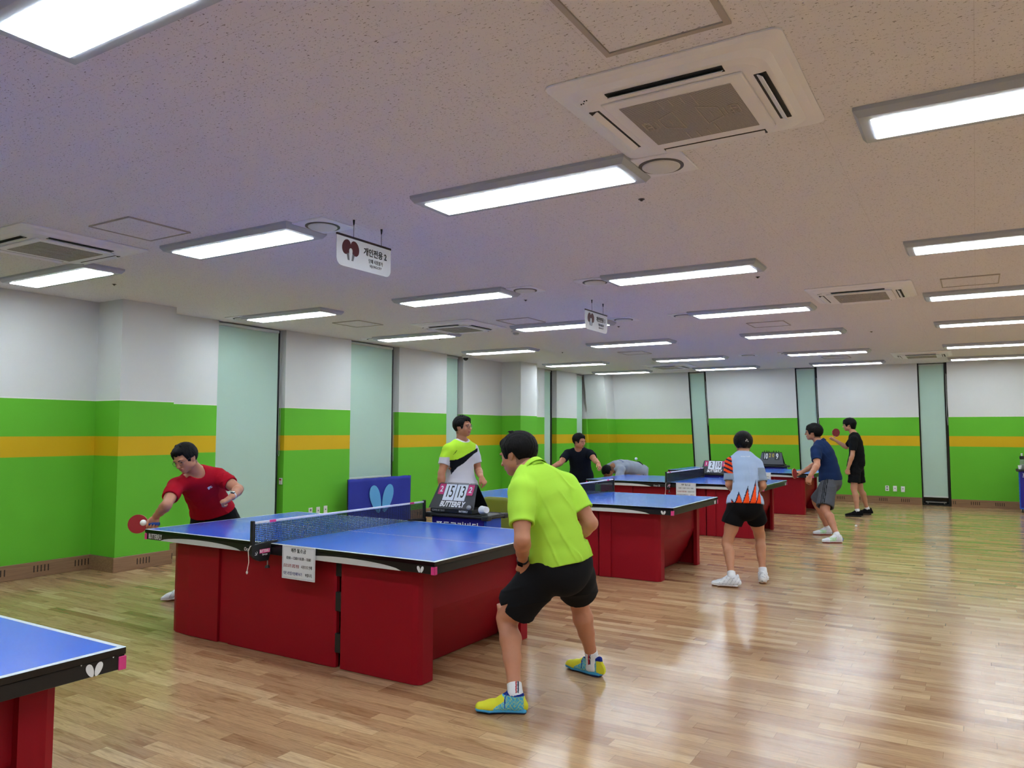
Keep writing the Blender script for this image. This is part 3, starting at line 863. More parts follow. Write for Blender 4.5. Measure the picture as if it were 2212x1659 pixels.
# flip scoreboards
def scoreboard(x, y, z, nums, lab):
    t = thing('flip_scoreboard', lab, 'scoreboard', (x, y, z), 0, 'black flip scoreboards')
    w, h, dp = .40, .175, .095
    board = mat('board_charcoal', '#2b2d33', .5)
    def face(s, nm):
        bm = BM()
        pts = [(-w/2, 0), (w/2, 0), (w/2 - .03, h), (-w/2 + .03, h)]
        sk = lambda u, v, o: (u, s * (dp * (1 - v / h)) + o * s, v)
        A = [bm.verts.new(sk(u, v, 0)) for u, v in pts]; B = [bm.verts.new(sk(u, v, .004)) for u, v in pts]
        bm.faces.new(A); bm.faces.new(B[::-1])
        for k in range(4): bm.faces.new((A[k], A[(k+1) % 4], B[(k+1) % 4], B[k]))
        return obj(nm, bm, board if s < 0 else M_dark, t)
    face(-1, 'front_board'); face(1, 'back_board')
    U = Vector((0, dp, h)).normalized(); N = Vector((0, -h, dp)).normalized()
    def on(u, v, o): return Vector((u, -dp, 0)) + U * v + N * (o + .004)
    def card(u0, u1, v0, v1, m, nm='card'):
        bm = BM(); sh = .10
        q = [(u0 , v0), (u1, v0), (u1, v1), (u0, v1)]
        A = [bm.verts.new(on(a, b, .0005)) for a, b in q]; B = [bm.verts.new(on(a, b, .003)) for a, b in q]
        bm.faces.new(A); bm.faces.new(B[::-1])
        for k in range(4): bm.faces.new((A[k], A[(k+1) % 4], B[(k+1) % 4], B[k]))
        obj(nm, bm, m, t)
    S = math.hypot(dp, h)
    cw = mat('card_white', '#dfe6f0', .45); cp = mat('card_pink', '#c4246c', .45)
    card(-.098, -.004, .062, S - .006, cw); card(.004, .098, .062, S - .006, cw)
    card(-.155, -.103, .108, S - .006, cp); card(.103, .155, .108, S - .006, cp)
    text('digits', nums[1], .130, on(-.051, .128, .0036), (1, 0, 0), U, M_ink, t, sx=.56, bold=.0010)
    text('digits', nums[2], .130, on(.051, .128, .0036), (1, 0, 0), U, M_ink, t, sx=.56, bold=.0010)
    text('digits', nums[0], .065, on(-.129, .148, .0036), (1, 0, 0), U, M_white, t, sx=.85, bold=.001)
    text('digits', nums[3], .065, on(.129, .148, .0036), (1, 0, 0), U, M_white, t, sx=.85, bold=.001)
    text('lettering', 'BUTTERFLY', .058, on(.0, .032, .0012), (1, 0, 0), U, M_white, t, sx=.72, bold=.0022, shear=.15)
    bm = BM()
    for k in range(30):
        u = -.155 + .31 * k / 29
        if abs(abs(u) - .1005) < .004 or abs(u) < .004: continue
        tube(bm, [on(u, S - .012, .004), on(u, S + .004, .004), (u, 0, h + .008), (u, .012, h - .004)], .0012, 4)
    obj('ring_binding', bm, mat('ring_wire', '#15161a', .3, metal=.6), t)
    t.scale = (1.16, 1.16, 1.16)
    return t
t1 = scoreboard(1.61, 1.835, .856, ('2', '15', '13', '2'), 'black flip scoreboard reading 15 and 13 behind the nearest net')
t2 = scoreboard(1.655, 9.275, .821, ('1', '2', '10', '1'), 'black flip scoreboard reading 2 and 10 left of the woman in grey')
# boxes under the boards
def flatbox(x, y, z, w, d, h, lab, first=[None]):
    t = thing('flat_box', lab, 'box', (x, y, z))
    obj('lid', bx((0, 0, 0), (w, d, h), .003, 1), mat('box_black', '#1b1c20', .35), t)
    text('lettering', 'COMBI SET DUO', .022, (.085, -.0006, h * .5), (1, 0, 0), (0, 0, 1), mat('fine_print', '#9a9c9e', .5), t, sx=.8)
    text('lettering', 'BUTTERFLY', .022, (w - .085, -.0006, h * .5), (1, 0, 0), (0, 0, 1), M_white, t, sx=.8, bold=.0004)
    return t
flatbox(1.395, 1.722, .821, .43, .235, .034, 'flat black box lying under the scoreboard that reads 15 and 13')

# easel scoreboard with hooks
t = thing('hook_scoreboard', 'grey easel scoreboard reading 10 2 0 9 with hooks on top', 'scoreboard', (1.75, 12.985, .821))
bm = BM(); w, h = .50, .27
pts = [(-w/2 , .02), (w/2, .02), (w/2 - .05, h), (-w/2 + .05, h)]
A = [bm.verts.new((u, -.09 + .09 * v / h, v)) for u, v in pts]; B = [bm.verts.new((u, -.084 + .09 * v / h, v)) for u, v in pts]
bm.faces.new(A); bm.faces.new(B[::-1])
for k in range(4): bm.faces.new((A[k], A[(k+1) % 4], B[(k+1) % 4], B[k]))
obj('front_board', bm, mat('board_grey', '#4a4d52', .5), t)
bm = BM(); A = [bm.verts.new((u, .09 - .09 * v / h, v)) for u, v in pts]; B = [bm.verts.new((u, .084 - .09 * v / h, v)) for u, v in pts]
bm.faces.new(A); bm.faces.new(B[::-1])
for k in range(4): bm.faces.new((A[k], A[(k+1) % 4], B[(k+1) % 4], B[k]))
obj('back_board', bm, M_dark, t)
obj('base', bx((-w/2 - .02, -.12, 0), (w/2 + .02, .11, .028), .006), M_black, t)
U = Vector((0, .09, h)).normalized(); N = Vector((0, -h, .09)).normalized()
def on2(u, v, o): return Vector((u, -.09, 0)) + U * v + N * o
for u0, u1 in ((-.165, -.065), (.065, .165)):
    bm = BM(); A = [bm.verts.new(on2(a, b, .003)) for a, b in ((u0, .115), (u1, .115), (u1, .265), (u0, .265))]; bm.faces.new(A); obj('card', bm, mat('card_black', '#15181d', .4), t)
text('digits', '10', .165, on2(-.115, .19, .005), (1, 0, 0), U, M_white, t, sx=.52, bold=.003)
text('digits', '9', .165, on2(.115, .19, .005), (1, 0, 0), U, M_white, t, sx=.62, bold=.003)
yel = mat('digit_yellow', '#c8b030', .5)
text('digits', '2', .11, on2(-.032, .21, .005), (1, 0, 0), U, yel, t, sx=.72, bold=.002)
text('digits', '0', .11, on2(.036, .21, .005), (1, 0, 0), U, yel, t, sx=.72, bold=.002)
for u in (-.15, -.105, -.055, .04, .09, .14):
    bm = BM(); cyl(bm, (u, .006, h - .015), (u, .006, h + .012), .006, n=8); ball(bm, (u, .006, h + .02), .011, 10)
    obj('hook', bm, M_black, t)

# cup, balls, bottle
t = thing('paper_cup', 'white paper cup lying on its side on the black tray near the scoreboard', 'cup', (1.918, 1.77, .8585), -.5)
bm = BM(); lathe(bm, [(.026, -.04), (.036, .04), (.037, .04), (.034, .036), (.0245, -.034), (.001, -.034)], n=28)
bmesh.ops.rotate(bm, verts=bm.verts, matrix=Matrix.Rotation(-PI/2 - .12, 3, 'Y')); obj('cup_body', bm, mat('cup_white', '#e9edf4', .45), t, smooth=False)
M_ball = mat('ball_white', '#eef0ee', .4)
def pball(loc, lab, r=.02, m=None):
    o = obj('table_tennis_ball', ball(BM(), (0, 0, 0), r, 24), m or M_ball, None, loc, smooth=True); tag(o, lab, 'ball', 'table tennis balls'); return o
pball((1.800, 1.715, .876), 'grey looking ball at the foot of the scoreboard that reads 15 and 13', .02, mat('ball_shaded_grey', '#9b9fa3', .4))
pball((3.74, 9.8, .02), 'tiny white ball on the floor below the man in black')
pball((.537, 8.5, 1.057), 'white ball in the air above the bending man in grey', .024)
t = thing('water_bottle', 'clear water bottle with a black lid on the trolley at the right edge', 'bottle', (6.155, 14.0, .8205))
obj('bottle_body', lathe(BM(), [(.034, 0), (.037, .01), (.037, .16), (.030, .19)], n=28), mat('bottle_plastic', '#cfdcd8', .15, trans=.7), t, smooth=False)
obj('water', lathe(BM(), [(.033, .003), (.035, .012), (.035, .09)], n=24), mat('cloudy_drink', '#c9c8b4', .3), t)
obj('lid', lathe(BM(), [(.038, .19), (.040, .195), (.040, .245), (.032, .252)], n=28), M_black, t)
obj('spout', lathe(BM(), [(.012, .252), (.012, .275), (.018, .282), (.016, .298), (.004, .302)], n=20), M_whitep, t)
t = thing('paper_cup', 'white paper cup on the trolley at the right edge beside the bottle', 'cup', (6.115, 13.92, .8205))
obj('cup_body', lathe(BM(), [(.024, 0), (.033, .075), (.034, .075), (.031, .072), (.022, .006), (.001, .006)], n=24), mat('cup_white', '#e9edf4', .45), t)

# blue barrier with the butterfly emblem
ang = math.atan2(0.0, 1.0)
t = thing('court_barrier', 'blue cloth court barrier with a light blue butterfly by the left wall', 'barrier', (-2.70, 5.04, 0))
L_ = 1.49
bm = BM(); n = 30; rows = 14
g = [[None] * (rows + 1) for _ in range(n + 1)]
for i in range(n + 1):
    for k in range(rows + 1):
        u, v = i / n, k / rows
        x = .006 * math.sin(u * 23) * (1 - v * .6) + .004 * math.sin(u * 9 + v * 4) + .03
        g[i][k] = bm.verts.new((x, u * L_, .02 + v * (.755 + .004 * math.sin(u * 30))))
for i in range(n):
    for k in range(rows): bm.faces.new((g[i][k], g[i+1][k], g[i+1][k+1], g[i][k+1]))
o = obj('cloth', bm, M_navyc, t, smooth=True)
md = o.modifiers.new('thick', 'SOLIDIFY'); md.thickness = .003
butterfly('emblem', (.046, .74, .44), .46, (0, 1, 0), (0, 0, 1), M_bflyb, t, depth=.002)
bm = BM()
for yy in (.02, L_ - .02): cyl(bm, (0, yy, .02), (0, yy, .775), .008, n=10)
cyl(bm, (0, .02, .76), (0, L_ - .02, .76), .008, n=10); cyl(bm, (0, .02, .04), (0, L_ - .02, .04), .008, n=10)
obj('tube_frame', bm, M_black, t)
bm = BM()
for yy in (.02, L_ - .02): cyl(bm, (-.12, yy, .012), (.14, yy, .012), .010, n=10)
obj('foot', bm, M_black, t)

# olive chair behind the trolley
t = thing('plastic_chair', 'olive green plastic chair behind the trolley, half hidden by the lime green man', 'chair', (1.68, 2.60, 0))
ol = mat('olive_plastic', '#8c9430', .4)
bm = BM(); W2 = .235; nn = 14
def back(u, v):
    w = W2 * (1 - .10 * v); z = .46 + v * .455; y = -.20 - .05 * v - .035 * (1 - u * u) * 1.0
    r = .10
    if v > .76 and abs(u) > .5:
        q = (v - .76) / .24; w *= 1 - .14 * q * q
    return (u * w, y, z - (.05 * (abs(u) ** 5)) * (1 if v > .8 else 0))
g = [[bm.verts.new(back(-1 + 2*i/nn, k/12)) for k in range(13)] for i in range(nn + 1)]
for i in range(nn):
    for k in range(12): bm.faces.new((g[i][k], g[i+1][k], g[i+1][k+1], g[i][k+1]))
o = obj('backrest', bm, ol, t, smooth=True); md = o.modifiers.new('thick', 'SOLIDIFY'); md.thickness = .008
bm = BM(); g = [[bm.verts.new(((-1 + 2*i/nn) * W2, -.20 + k/10 * .42, .455 + .02 * (abs(-1 + 2*i/nn) ** 3) - .015 * math.sin(k/10*PI))) for k in range(11)] for i in range(nn + 1)]
for i in range(nn):
    for k in range(10): bm.faces.new((g[i][k], g[i+1][k], g[i+1][k+1], g[i][k+1]))
o = obj('seat', bm, ol, t, smooth=True); md = o.modifiers.new('thick', 'SOLIDIFY'); md.thickness = .010
for sx in (-1, 1):
    for sy in (-1, 1): obj('leg', tube(BM(), [(sx*.19, -.0 + sy*.16, .45), (sx*.22, sy*.21, 0)], .011, 10), M_alu, t)
# ------------------------------------------------------------------ people: smooth implicit bodies turned into meshes
def nrm(v):
    v = np.asarray(v, float); return v / max(np.linalg.norm(v), 1e-9)
class Vol:
    def __init__(s, lo, hi, h):
        s.h = h; s.lo = np.array(lo, float); n = np.ceil((np.array(hi) - s.lo) / h).astype(int) + 2
        s.n = n; s.D = np.full(n, .2, np.float32)
        s.ax = [(s.lo[i] + h * np.arange(n[i])).astype(np.float32) for i in range(3)]
    def win(s, lo, hi, pad):
        a = np.maximum(np.floor((np.array(lo) - pad - s.lo) / s.h).astype(int), 0)
        b = np.minimum(np.ceil((np.array(hi) + pad - s.lo) / s.h).astype(int) + 1, s.n)
        if (b <= a).any(): return None, None
        sl = tuple(slice(x, y) for x, y in zip(a, b))
        P = np.stack(np.meshgrid(*[s.ax[i][sl[i]] for i in range(3)], indexing='ij'), -1)
        return sl, P
    def put(s, sl, d, k, mode='add'):
        A = s.D[sl]
        if mode == 'add':
            if k > 0:
                h = np.clip(.5 + .5 * (A - d) / k, 0, 1); s.D[sl] = A * (1 - h) + d * h - k * h * (1 - h)
            else: s.D[sl] = np.minimum(A, d)
        else:
            if k > 0:
                h = np.clip(.5 - .5 * (A + d) / k, 0, 1); s.D[sl] = A * (1 - h) - d * h + k * h * (1 - h)
            else: s.D[sl] = np.maximum(A, -d)
    def tube(s, pts, k=.02, mode='add', fold=None):
        """pts: (centre, r) or (centre, ru, rv, side) ; elliptical swept tube with round ends"""
        st = []
        for q in pts:
            c = np.array(q[0], float)
            if len(q) == 2: st.append((c, q[1], q[1], None))
            else: st.append((c, q[1], q[2], nrm(q[3])))
        for (c0, a0, b0, s0), (c1, a1, b1, s1) in zip(st, st[1:]):
            R = max(a0, b0, a1, b1); lo = np.minimum(c0, c1) - R; hi = np.maximum(c0, c1) + R
            sl, P = s.win(lo, hi, k + 3 * s.h + .01)
            if sl is None: continue
            ax = c1 - c0; L2 = max(ax @ ax, 1e-10)
            rel = P - c0.astype(np.float32)
            t = np.clip((rel @ ax.astype(np.float32)) / L2, 0, 1)
            q = rel - t[..., None] * ax.astype(np.float32)
            if s0 is None:
                d = np.sqrt((q * q).sum(-1)) - (a0 + (a1 - a0) * t)
            else:
                sd = s0[None] * (1 - t[..., None]) + s1[None] * t[..., None]
                sd /= np.linalg.norm(sd, axis=-1, keepdims=True)
                u = (q * sd).sum(-1); w2 = np.maximum((q * q).sum(-1) - u * u, 0)
                ra = a0 + (a1 - a0) * t; rb = b0 + (b1 - b0) * t
                e = np.sqrt((u / ra) ** 2 + w2 / rb ** 2)
                # first order distance
                g = np.sqrt((u / ra ** 2) ** 2 + w2 / rb ** 4) + 1e-6
                d = np.where(e > .3, (e - 1) * e / g, -np.minimum(ra, rb) * .7)
            if fold is not None: d = d + fold(P)
            s.put(sl, d.astype(np.float32), k, mode)
    def ell(s, c, F, r, k=.01, mode='add'):
        """ellipsoid; F = 3 axis rows"""
        c = np.array(c, float); R = max(r); sl, P = s.win(c - R, c + R, k + 3 * s.h)
        if sl is None: return
        q = (P - c.astype(np.float32)) @ np.array(F, np.float32).T
        r = np.array(r, np.float32); u = q / r; e = np.sqrt((u * u).sum(-1)); g = np.sqrt(((u / r) ** 2).sum(-1)) + 1e-6
        d = np.where(e > .2, (e - 1) * e / g, -min(r) * .8)
        s.put(sl, d.astype(np.float32), k, mode)
    def cut(s, fn, lo=None, hi=None):
        """keep where fn<0"""
        if lo is None: lo, hi = s.lo, s.lo + s.h * s.n
        sl, P = s.win(lo, hi, 0)
        if sl is None: return
        s.D[sl] = np.maximum(s.D[sl], fn(P).astype(np.float32))
    def mesh(s, smooth=1):
        D = s.D; n = np.array(D.shape)
        D[0] = D[-1] = .2; D[:, 0] = D[:, -1] = .2; D[:, :, 0] = D[:, :, -1] = .2
        S = D < 0
        cs = [(i, j, k) for i in (0, 1) for j in (0, 1) for k in (0, 1)]
        m = n - 1
        cnt = np.zeros(tuple(m), np.uint8)
        for i, j, k in cs: cnt += S[i:i+m[0], j:j+m[1], k:k+m[2]]
        act = np.argwhere((cnt > 0) & (cnt < 8))
        if len(act) == 0: return np.zeros((0, 3)), np.zeros((0, 4), int)
        idx = np.full(tuple(m), -1, np.int32); idx[tuple(act.T)] = np.arange(len(act))
        acc = np.zeros((len(act), 3)); w = np.zeros(len(act))
        vals = {c: D[tuple((act + c).T)] for c in cs}
        for a in cs:
            for ax in range(3):
                if a[ax] == 1: continue
                b = list(a); b[ax] = 1; b = tuple(b)
                va, vb = vals[a], vals[b]; x = (va < 0) != (vb < 0)
                t = np.where(x, va / np.where(x, va - vb, 1), 0)
                p = np.tile(np.array(a, float), (len(act), 1)); p[:, ax] = t
                acc[x] += p[x]; w[x] += 1
        V = s.lo + s.h * (act + acc / w[:, None])
        F = []
        for ax in range(3):
            o = [1, 1, 1]; o[ax] = 0
            b = [0, 0, 0]; b[ax] = 1
            u, v = [q for q in range(3) if q != ax]
            A = S[tuple(slice(None, -1) if q == ax else slice(None) for q in range(3))]
            B = S[tuple(slice(1, None) if q == ax else slice(None) for q in range(3))]
            e = np.argwhere(A != B)
            e = e[(e[:, u] > 0) & (e[:, v] > 0) & (e[:, u] < m[u]) & (e[:, v] < m[v])]
            ins = A[tuple(e.T)]
            q = []
            for du, dv in ((0, 0), (1, 0), (1, 1), (0, 1)):
                c = e.copy(); c[:, u] -= du; c[:, v] -= dv; q.append(idx[tuple(c.T)])
            q = np.stack(q, 1)
            flip = ins if ax != 1 else ~ins
            q[flip] = q[flip][:, ::-1]
            F.append(q)
        F = np.concatenate(F)[:, ::-1]
        F = F[(F >= 0).all(1)]
        for _ in range(smooth):
            nb = np.zeros_like(V); c = np.zeros(len(V))
            for a, b in ((0, 1), (1, 2), (2, 3), (3, 0)):
                np.add.at(nb, F[:, a], V[F[:, b]]); np.add.at(c, F[:, a], 1)
                np.add.at(nb, F[:, b], V[F[:, a]]); np.add.at(c, F[:, b], 1)
            V = V * .4 + .6 * nb / np.maximum(c, 1)[:, None]
        return V, F

def npmesh(name, V, F, material, parent, origin, colors=None):
    a, b_, c_ = V[F[:, 0]], V[F[:, 1]], V[F[:, 2]]
    ctr = V.mean(0)
    if ((a - ctr) * np.cross(b_ - a, c_ - a)).sum() < 0: F = F[:, ::-1].copy()
    me = bpy.data.meshes.new(name)
    me.vertices.add(len(V)); me.vertices.foreach_set('co', (V - np.array(origin)).astype(np.float32).ravel())
    me.loops.add(F.size); me.loops.foreach_set('vertex_index', F.astype(np.int32).ravel())
    me.polygons.add(len(F)); me.polygons.foreach_set('loop_start', np.arange(0, F.size, 4, dtype=np.int32))
    me.polygons.foreach_set('use_smooth', np.ones(len(F), bool))
    me.update(calc_edges=True); me.validate()
    if colors is not None:
        a = me.color_attributes.new('tone', 'FLOAT_COLOR', 'POINT')
        c = np.concatenate([colors, np.ones((len(V), 1))], 1).astype(np.float32); a.data.foreach_set('color', c.ravel())
    me.materials.append(material)
    o = bpy.data.objects.new(name, me); COL.objects.link(o); o.parent = parent
    return o

def L3(h): return np.array(lin(h)[:3])
M_skin = mat('skin', '#c08a6c', .5, spec=.4, sss=.08, attr='tone', noise=.05, nscale=60)
M_cloth = mat('sports_cloth', '#ffffff', .85, spec=.15, attr='tone', noise=.04, nscale=500)
M_hair = mat('black_hair', '#060507', .6, spec=.15)
_t = NT(M_hair); _t.b.inputs['Roughness'].default_value = .55
_n = _t.noise(_t.pos(True), 1, 3, .6, 140, 140, 45); _t.bump(_n, .8, .006)
M_sock = mat('white_sock', '#e6e9ee', .85, noise=.05, nscale=400, bump=.2)
M_eye = mat('eye_dark', '#120c0a', .2)
M_metal = mat('glasses_metal', '#6d6a68', .3, metal=.8)
M_lens = mat('glasses_lens', '#ffffff', .05, trans=1.)

def fold_fn(amp, freq, seed, dirv):
    """cloth relief: a soft wave plus narrow raised creases"""
    rs = np.random.RandomState(seed); d = nrm(dirv)
    def rk(f):
        k = rs.randn(3); k = nrm(k - d * (k @ d) * .75); return (k * f).astype(np.float32)
    K = [(rk(freq * f), rs.rand() * 6, a) for f, a in ((.8, .35), (1.3, .25))]
    R = [(rk(freq * f), rk(freq * .55), rk(freq * .5), rs.rand() * 6, a) for f, a in ((2.8, 1.), (3.9, .7))]
    def f(P):
        s = 0
        for k, p, a in K: s = s + a * np.sin(P @ k + p)
        for k, q, m, p, a in R:
            w = P @ k + 2.0 * np.sin((P @ q) * .7 + p)
            gate = np.clip(np.sin(P @ m * .8 + p * 1.7) * 1.6, 0, 1)
            s = s - a * 1.5 * gate * (1 - np.abs(np.sin(w * .5))) ** 4
        return (amp * s).astype(np.float32)
    return f

def make_hand(v, wrist, fwd, back, thumb, curl, sc=1., spread=.0):
    """fwd: wrist->knuckles, back: out of the back of the hand, thumb: side of the thumb; curl list of 4 angles or one"""
    f = nrm(fwd); b = nrm(np.array(back) - f * (np.array(back) @ f)); t = nrm(np.cross(f, b))
    if t @ np.array(thumb, float) < 0: t = -t
    w = np.array(wrist, float); S = .98 * sc
    kn = w + f * .088 * S
    v.tube([(w, .024*S, .018*S, t), (w + f*.03*S, .034*S, .015*S, t), (kn - f*.012*S, .040*S, .013*S, t), (kn + f*.002*S, .038*S, .011*S, t)], .012)
    v.ell(w + f*.04*S + t*.026*S - b*.010*S, (f, b, t), (.030*S, .014*S, .018*S), .010)
    v.ell(w + f*.045*S - t*.022*S - b*.008*S, (f, b, t), (.030*S, .012*S, .014*S), .010)
    if not isinstance(curl, (list, tuple)): curl = [curl] * 4
    for i, (u, L, c) in enumerate(zip((.0315, .0105, -.0105, -.0305), (.072, .080, .074, .058), curl)):
        p = kn + t * u * S - f * .004 * S * (1 if i in (1, 2) else 2); a = 0.; r = .0083 * S * (1 if i < 3 else .88)
        pts = [(p, r)]
        sp = spread * (1.5 - i)
        for q, fr in enumerate((.46, .30, .24)):
            a += c * (1.0, 1.15, .7)[q]
            dr = nrm((f + t * sp) * math.cos(a) - b * math.sin(a))
            p = p + dr * L * fr * S; pts.append((p, r * (.97, .92, .80)[q]))
        v.tube(pts, .0012)
    # thumb leaves the side of the palm near its base
    cm = float(np.mean(curl)); p = w + f * .022 * S + t * .026 * S
    d1 = nrm(f * .75 + t * .62 - b * (.15 + .25 * min(cm, 1)))
    d2 = nrm(f * .95 + t * (.25 - .35 * min(cm, 1.2)) - b * (.25 + .35 * min(cm, 1)))
    p1 = p + d1 * .036 * S; p2 = p1 + d2 * .030 * S; p3 = p2 + nrm(d2 - t * .25 * cm) * .022 * S
    v.tube([(p, .0135*S), (p1, .0108*S), (p2, .0098*S), (p3, .0082*S)], .006)

def make_head(v, c, f, u, neck, sc=1.):
    """c skull centre, f facing, u up of the head"""
    f = nrm(f); u = nrm(np.array(u) - f * (np.array(u) @ f)); r = np.cross(f, u); F = (r, f, u); S = sc
    def at(x, y, z): return np.array(c) + (r * x + f * y + u * z) * S
    v.ell(at(0, -.012, .022), F, (.074*S, .092*S, .080*S), .01)
    v.ell(at(0, .028, -.012), F, (.064*S, .062*S, .078*S), .02)
    v.ell(at(0, .040, -.062), F, (.048*S, .046*S, .042*S), .022)
    v.ell(at(0, .066, -.088), F, (.020*S, .018*S, .016*S), .020)
    for s in (-1, 1):
        v.ell(at(s*.036, .056, -.030), F, (.024*S, .024*S, .026*S), .016)
        v.ell(at(s*.050, .012, -.055), F, (.018*S, .034*S, .026*S), .018)
        v.ell(at(s*.030, .080, .020), F, (.022*S, .014*S, .008*S), .010)
        v.ell(at(s*.031, .092, .000), F, (.015*S, .012*S, .009*S), .008, 'sub')
        v.ell(at(s*.030, .077, -.001), F, (.013*S, .011*S, .009*S), .003)
        # ears
        a = nrm(r * s * .35 - f * .25 + u * .05)
        v.ell(at(s*.076, -.004, -.010), (nrm(r + f * s * .35), nrm(f - r * s * .35 + u * .15), u), (.008*S, .019*S, .032*S), .006)
        v.ell(at(s*.086, .001, -.004), F, (.006*S, .009*S, .016*S), .004, 'sub')
        v.ell(at(s*.009, .103, -.032), F, (.008*S, .009*S, .007*S), .006)
    v.tube([(at(0, .086, .012), .0070*S), (at(0, .098, -.012), .0082*S), (at(0, .110, -.030), .0100*S)], .010)
    v.ell(at(0, .090, -.054), F, (.022*S, .012*S, .0065*S), .005)
    v.ell(at(0, .088, -.064), F, (.019*S, .012*S, .0068*S), .005)
    v.ell(at(0, .100, -.0590), F, (.022*S, .010*S, .0016*S), .002, 'sub')
    n = np.array(neck, float)
    v.tube([(n - f * .01 - u*.02, .056*S), (n * .5 + at(0, -.020, -.075) * .5, .050*S), (at(0, -.022, -.055), .051*S), (at(0, -.02, -.02), .058*S)], .022)
    return F, at

def make_hair(c, F, at, sc, style, h, origin, parent, seed=1):
    r, f, u = F
    lo = np.array(c) - .17*sc; hi = np.array(c) + .17*sc
    v = Vol(lo, hi, h)
    th = dict(short=.018, mid=.024, long=.026, bun=.024, crop=.012).get(style, .016)
    v.ell(at(0, -.014, .026), F, ((.074 + th)*sc, (.092 + th)*sc, (.080 + th * 1.15)*sc), .0)
    if style in ('short', 'mid', 'long'):
        v.ell(at(0, .045, .078), F, (.056*sc, .046*sc, .026*sc), .02)
    if style in ('long',): v.ell(at(0, -.055, -.045), F, (.070*sc, .055*sc, .060*sc), .02)
    if style == 'bun':
        v.ell(at(.004, -.098, -.020), F, (.046*sc, .036*sc, .046*sc), .015)
        v.ell(at(-.02, -.095, .01), F, (.036*sc, .03*sc, .036*sc), .015)
        v.tube([(at(-.09, -.02, -.03), .006), (at(-.115, -.035, -.045), .003), (at(-.135, -.04, -.04), .0015)], .004)
    rs = np.random.RandomState(seed)
    def cutfn(P):
        q = (P - np.array(c, np.float32))
        X = (q @ r.astype(np.float32)) / sc; Y = (q @ f.astype(np.float32)) / sc; Z = (q @ u.astype(np.float32)) / sc
        back = dict(short=-.060, mid=-.070, long=-.085, bun=-.085, crop=-.04)[style]
        front = dict(short=.060, mid=.040, long=.030, bun=.055, crop=.06)[style]
        jag = .006 * np.sin(X * 190 + 1.3 * np.sin(Z * 70)) + .004 * np.sin(X * 421 + 2)
        side = np.interp(Y, [-.08, -.035, -.022, .022, .030, .046, .066, .10], [back, back, -.005, .002, -.030, -.020 , front - .012, front]).astype(np.float32)
        centre = np.interp(Y, [-.08, -.03, .03, .055, .10], [back, back + .01, .0, front, front]).astype(np.float32)
        wv = np.clip((np.abs(X) - .045) / .02, 0, 1)
        lim = centre * (1 - wv) + side * wv + jag
        return ((lim - Z) * sc).astype(np.float32)
    v.cut(cutfn)
    # strand relief
    sl, P = v.win(lo, hi, 0)
    q = P - np.array(c, np.float32)
    X = q @ r.astype(np.float32); Y = q @ f.astype(np.float32); Z = q @ u.astype(np.float32)
    ang = np.arctan2(X, Y + .03)
    v.D[sl] += (.0016 * np.sin(ang * 34 + 40 * Z + 2 * np.sin(Z * 90)) + .0012 * np.sin(X * 310 + Y * 120 + seed)).astype(np.float32)
    if style in ('short', 'mid'):
        for k in range(5):
            a = rs.uniform(-1, 1)
            b = at(a * .05, -.01 + rs.uniform(-.03, .03), .100 + th)
            v.tube([(b - u*.012, .0045), (b + u * .006 + f * .010 + r * a * .008, .003), (b + u*.004 + f*.026 + r*a*.014, .002)], .008)
    V, Fc = v.mesh(1)
    return npmesh('hair', V, Fc, M_hair, parent, origin)

def glasses(F, at, sc, origin, parent, color=None):
    m = color or M_metal; bm = BM(); o = Vector(origin)
    def A(x, y, z): return Vector(at(x, y, z)) - o
    for s in (-1, 1):
        pts = [A(s*.032 + .022*math.cos(t), .100 - .006*abs(math.cos(t)), -.004 + .016*math.sin(t)) for t in [2*PI*k/18 for k in range(19)]]
        tube(bm, pts, .0013*sc, 5)
        tube(bm, [A(s*.054, .094, .003), A(s*.078, .06, .006), A(s*.083, .0, .004), A(s*.080, -.012, -.008)], .0013*sc, 5)
    tube(bm, [A(-.010, .101, .0), A(0, .106, .004), A(.010, .101, .0)], .0013*sc, 5)
    g = obj('glasses', bm, m, parent)
    bm = BM()
    for s in (-1, 1):
        vs = [bm.verts.new(A(s*.032 + .021*math.cos(t), .0995 - .006*abs(math.cos(t)), -.004 + .015*math.sin(t))) for t in [2*PI*k/18 for k in range(18)]]
        bm.faces.new(vs)
    lm = bpy.data.materials.get('lens_glass')
    if lm is None:
        lm = bpy.data.materials.new('lens_glass'); lm.use_nodes = True; nt = lm.node_tree; nt.nodes.clear()
        out = nt.nodes.new('ShaderNodeOutputMaterial'); mx = nt.nodes.new('ShaderNodeMixShader'); mx.inputs[0].default_value = .10
        a = nt.nodes.new('ShaderNodeBsdfTransparent'); b = nt.nodes.new('ShaderNodeBsdfGlossy'); b.inputs['Roughness'].default_value = .05
        nt.links.new(a.outputs[0], mx.inputs[1]); nt.links.new(b.outputs[0], mx.inputs[2]); nt.links.new(mx.outputs[0], out.inputs[0])
    obj('lens', bm, lm, g)
    return g

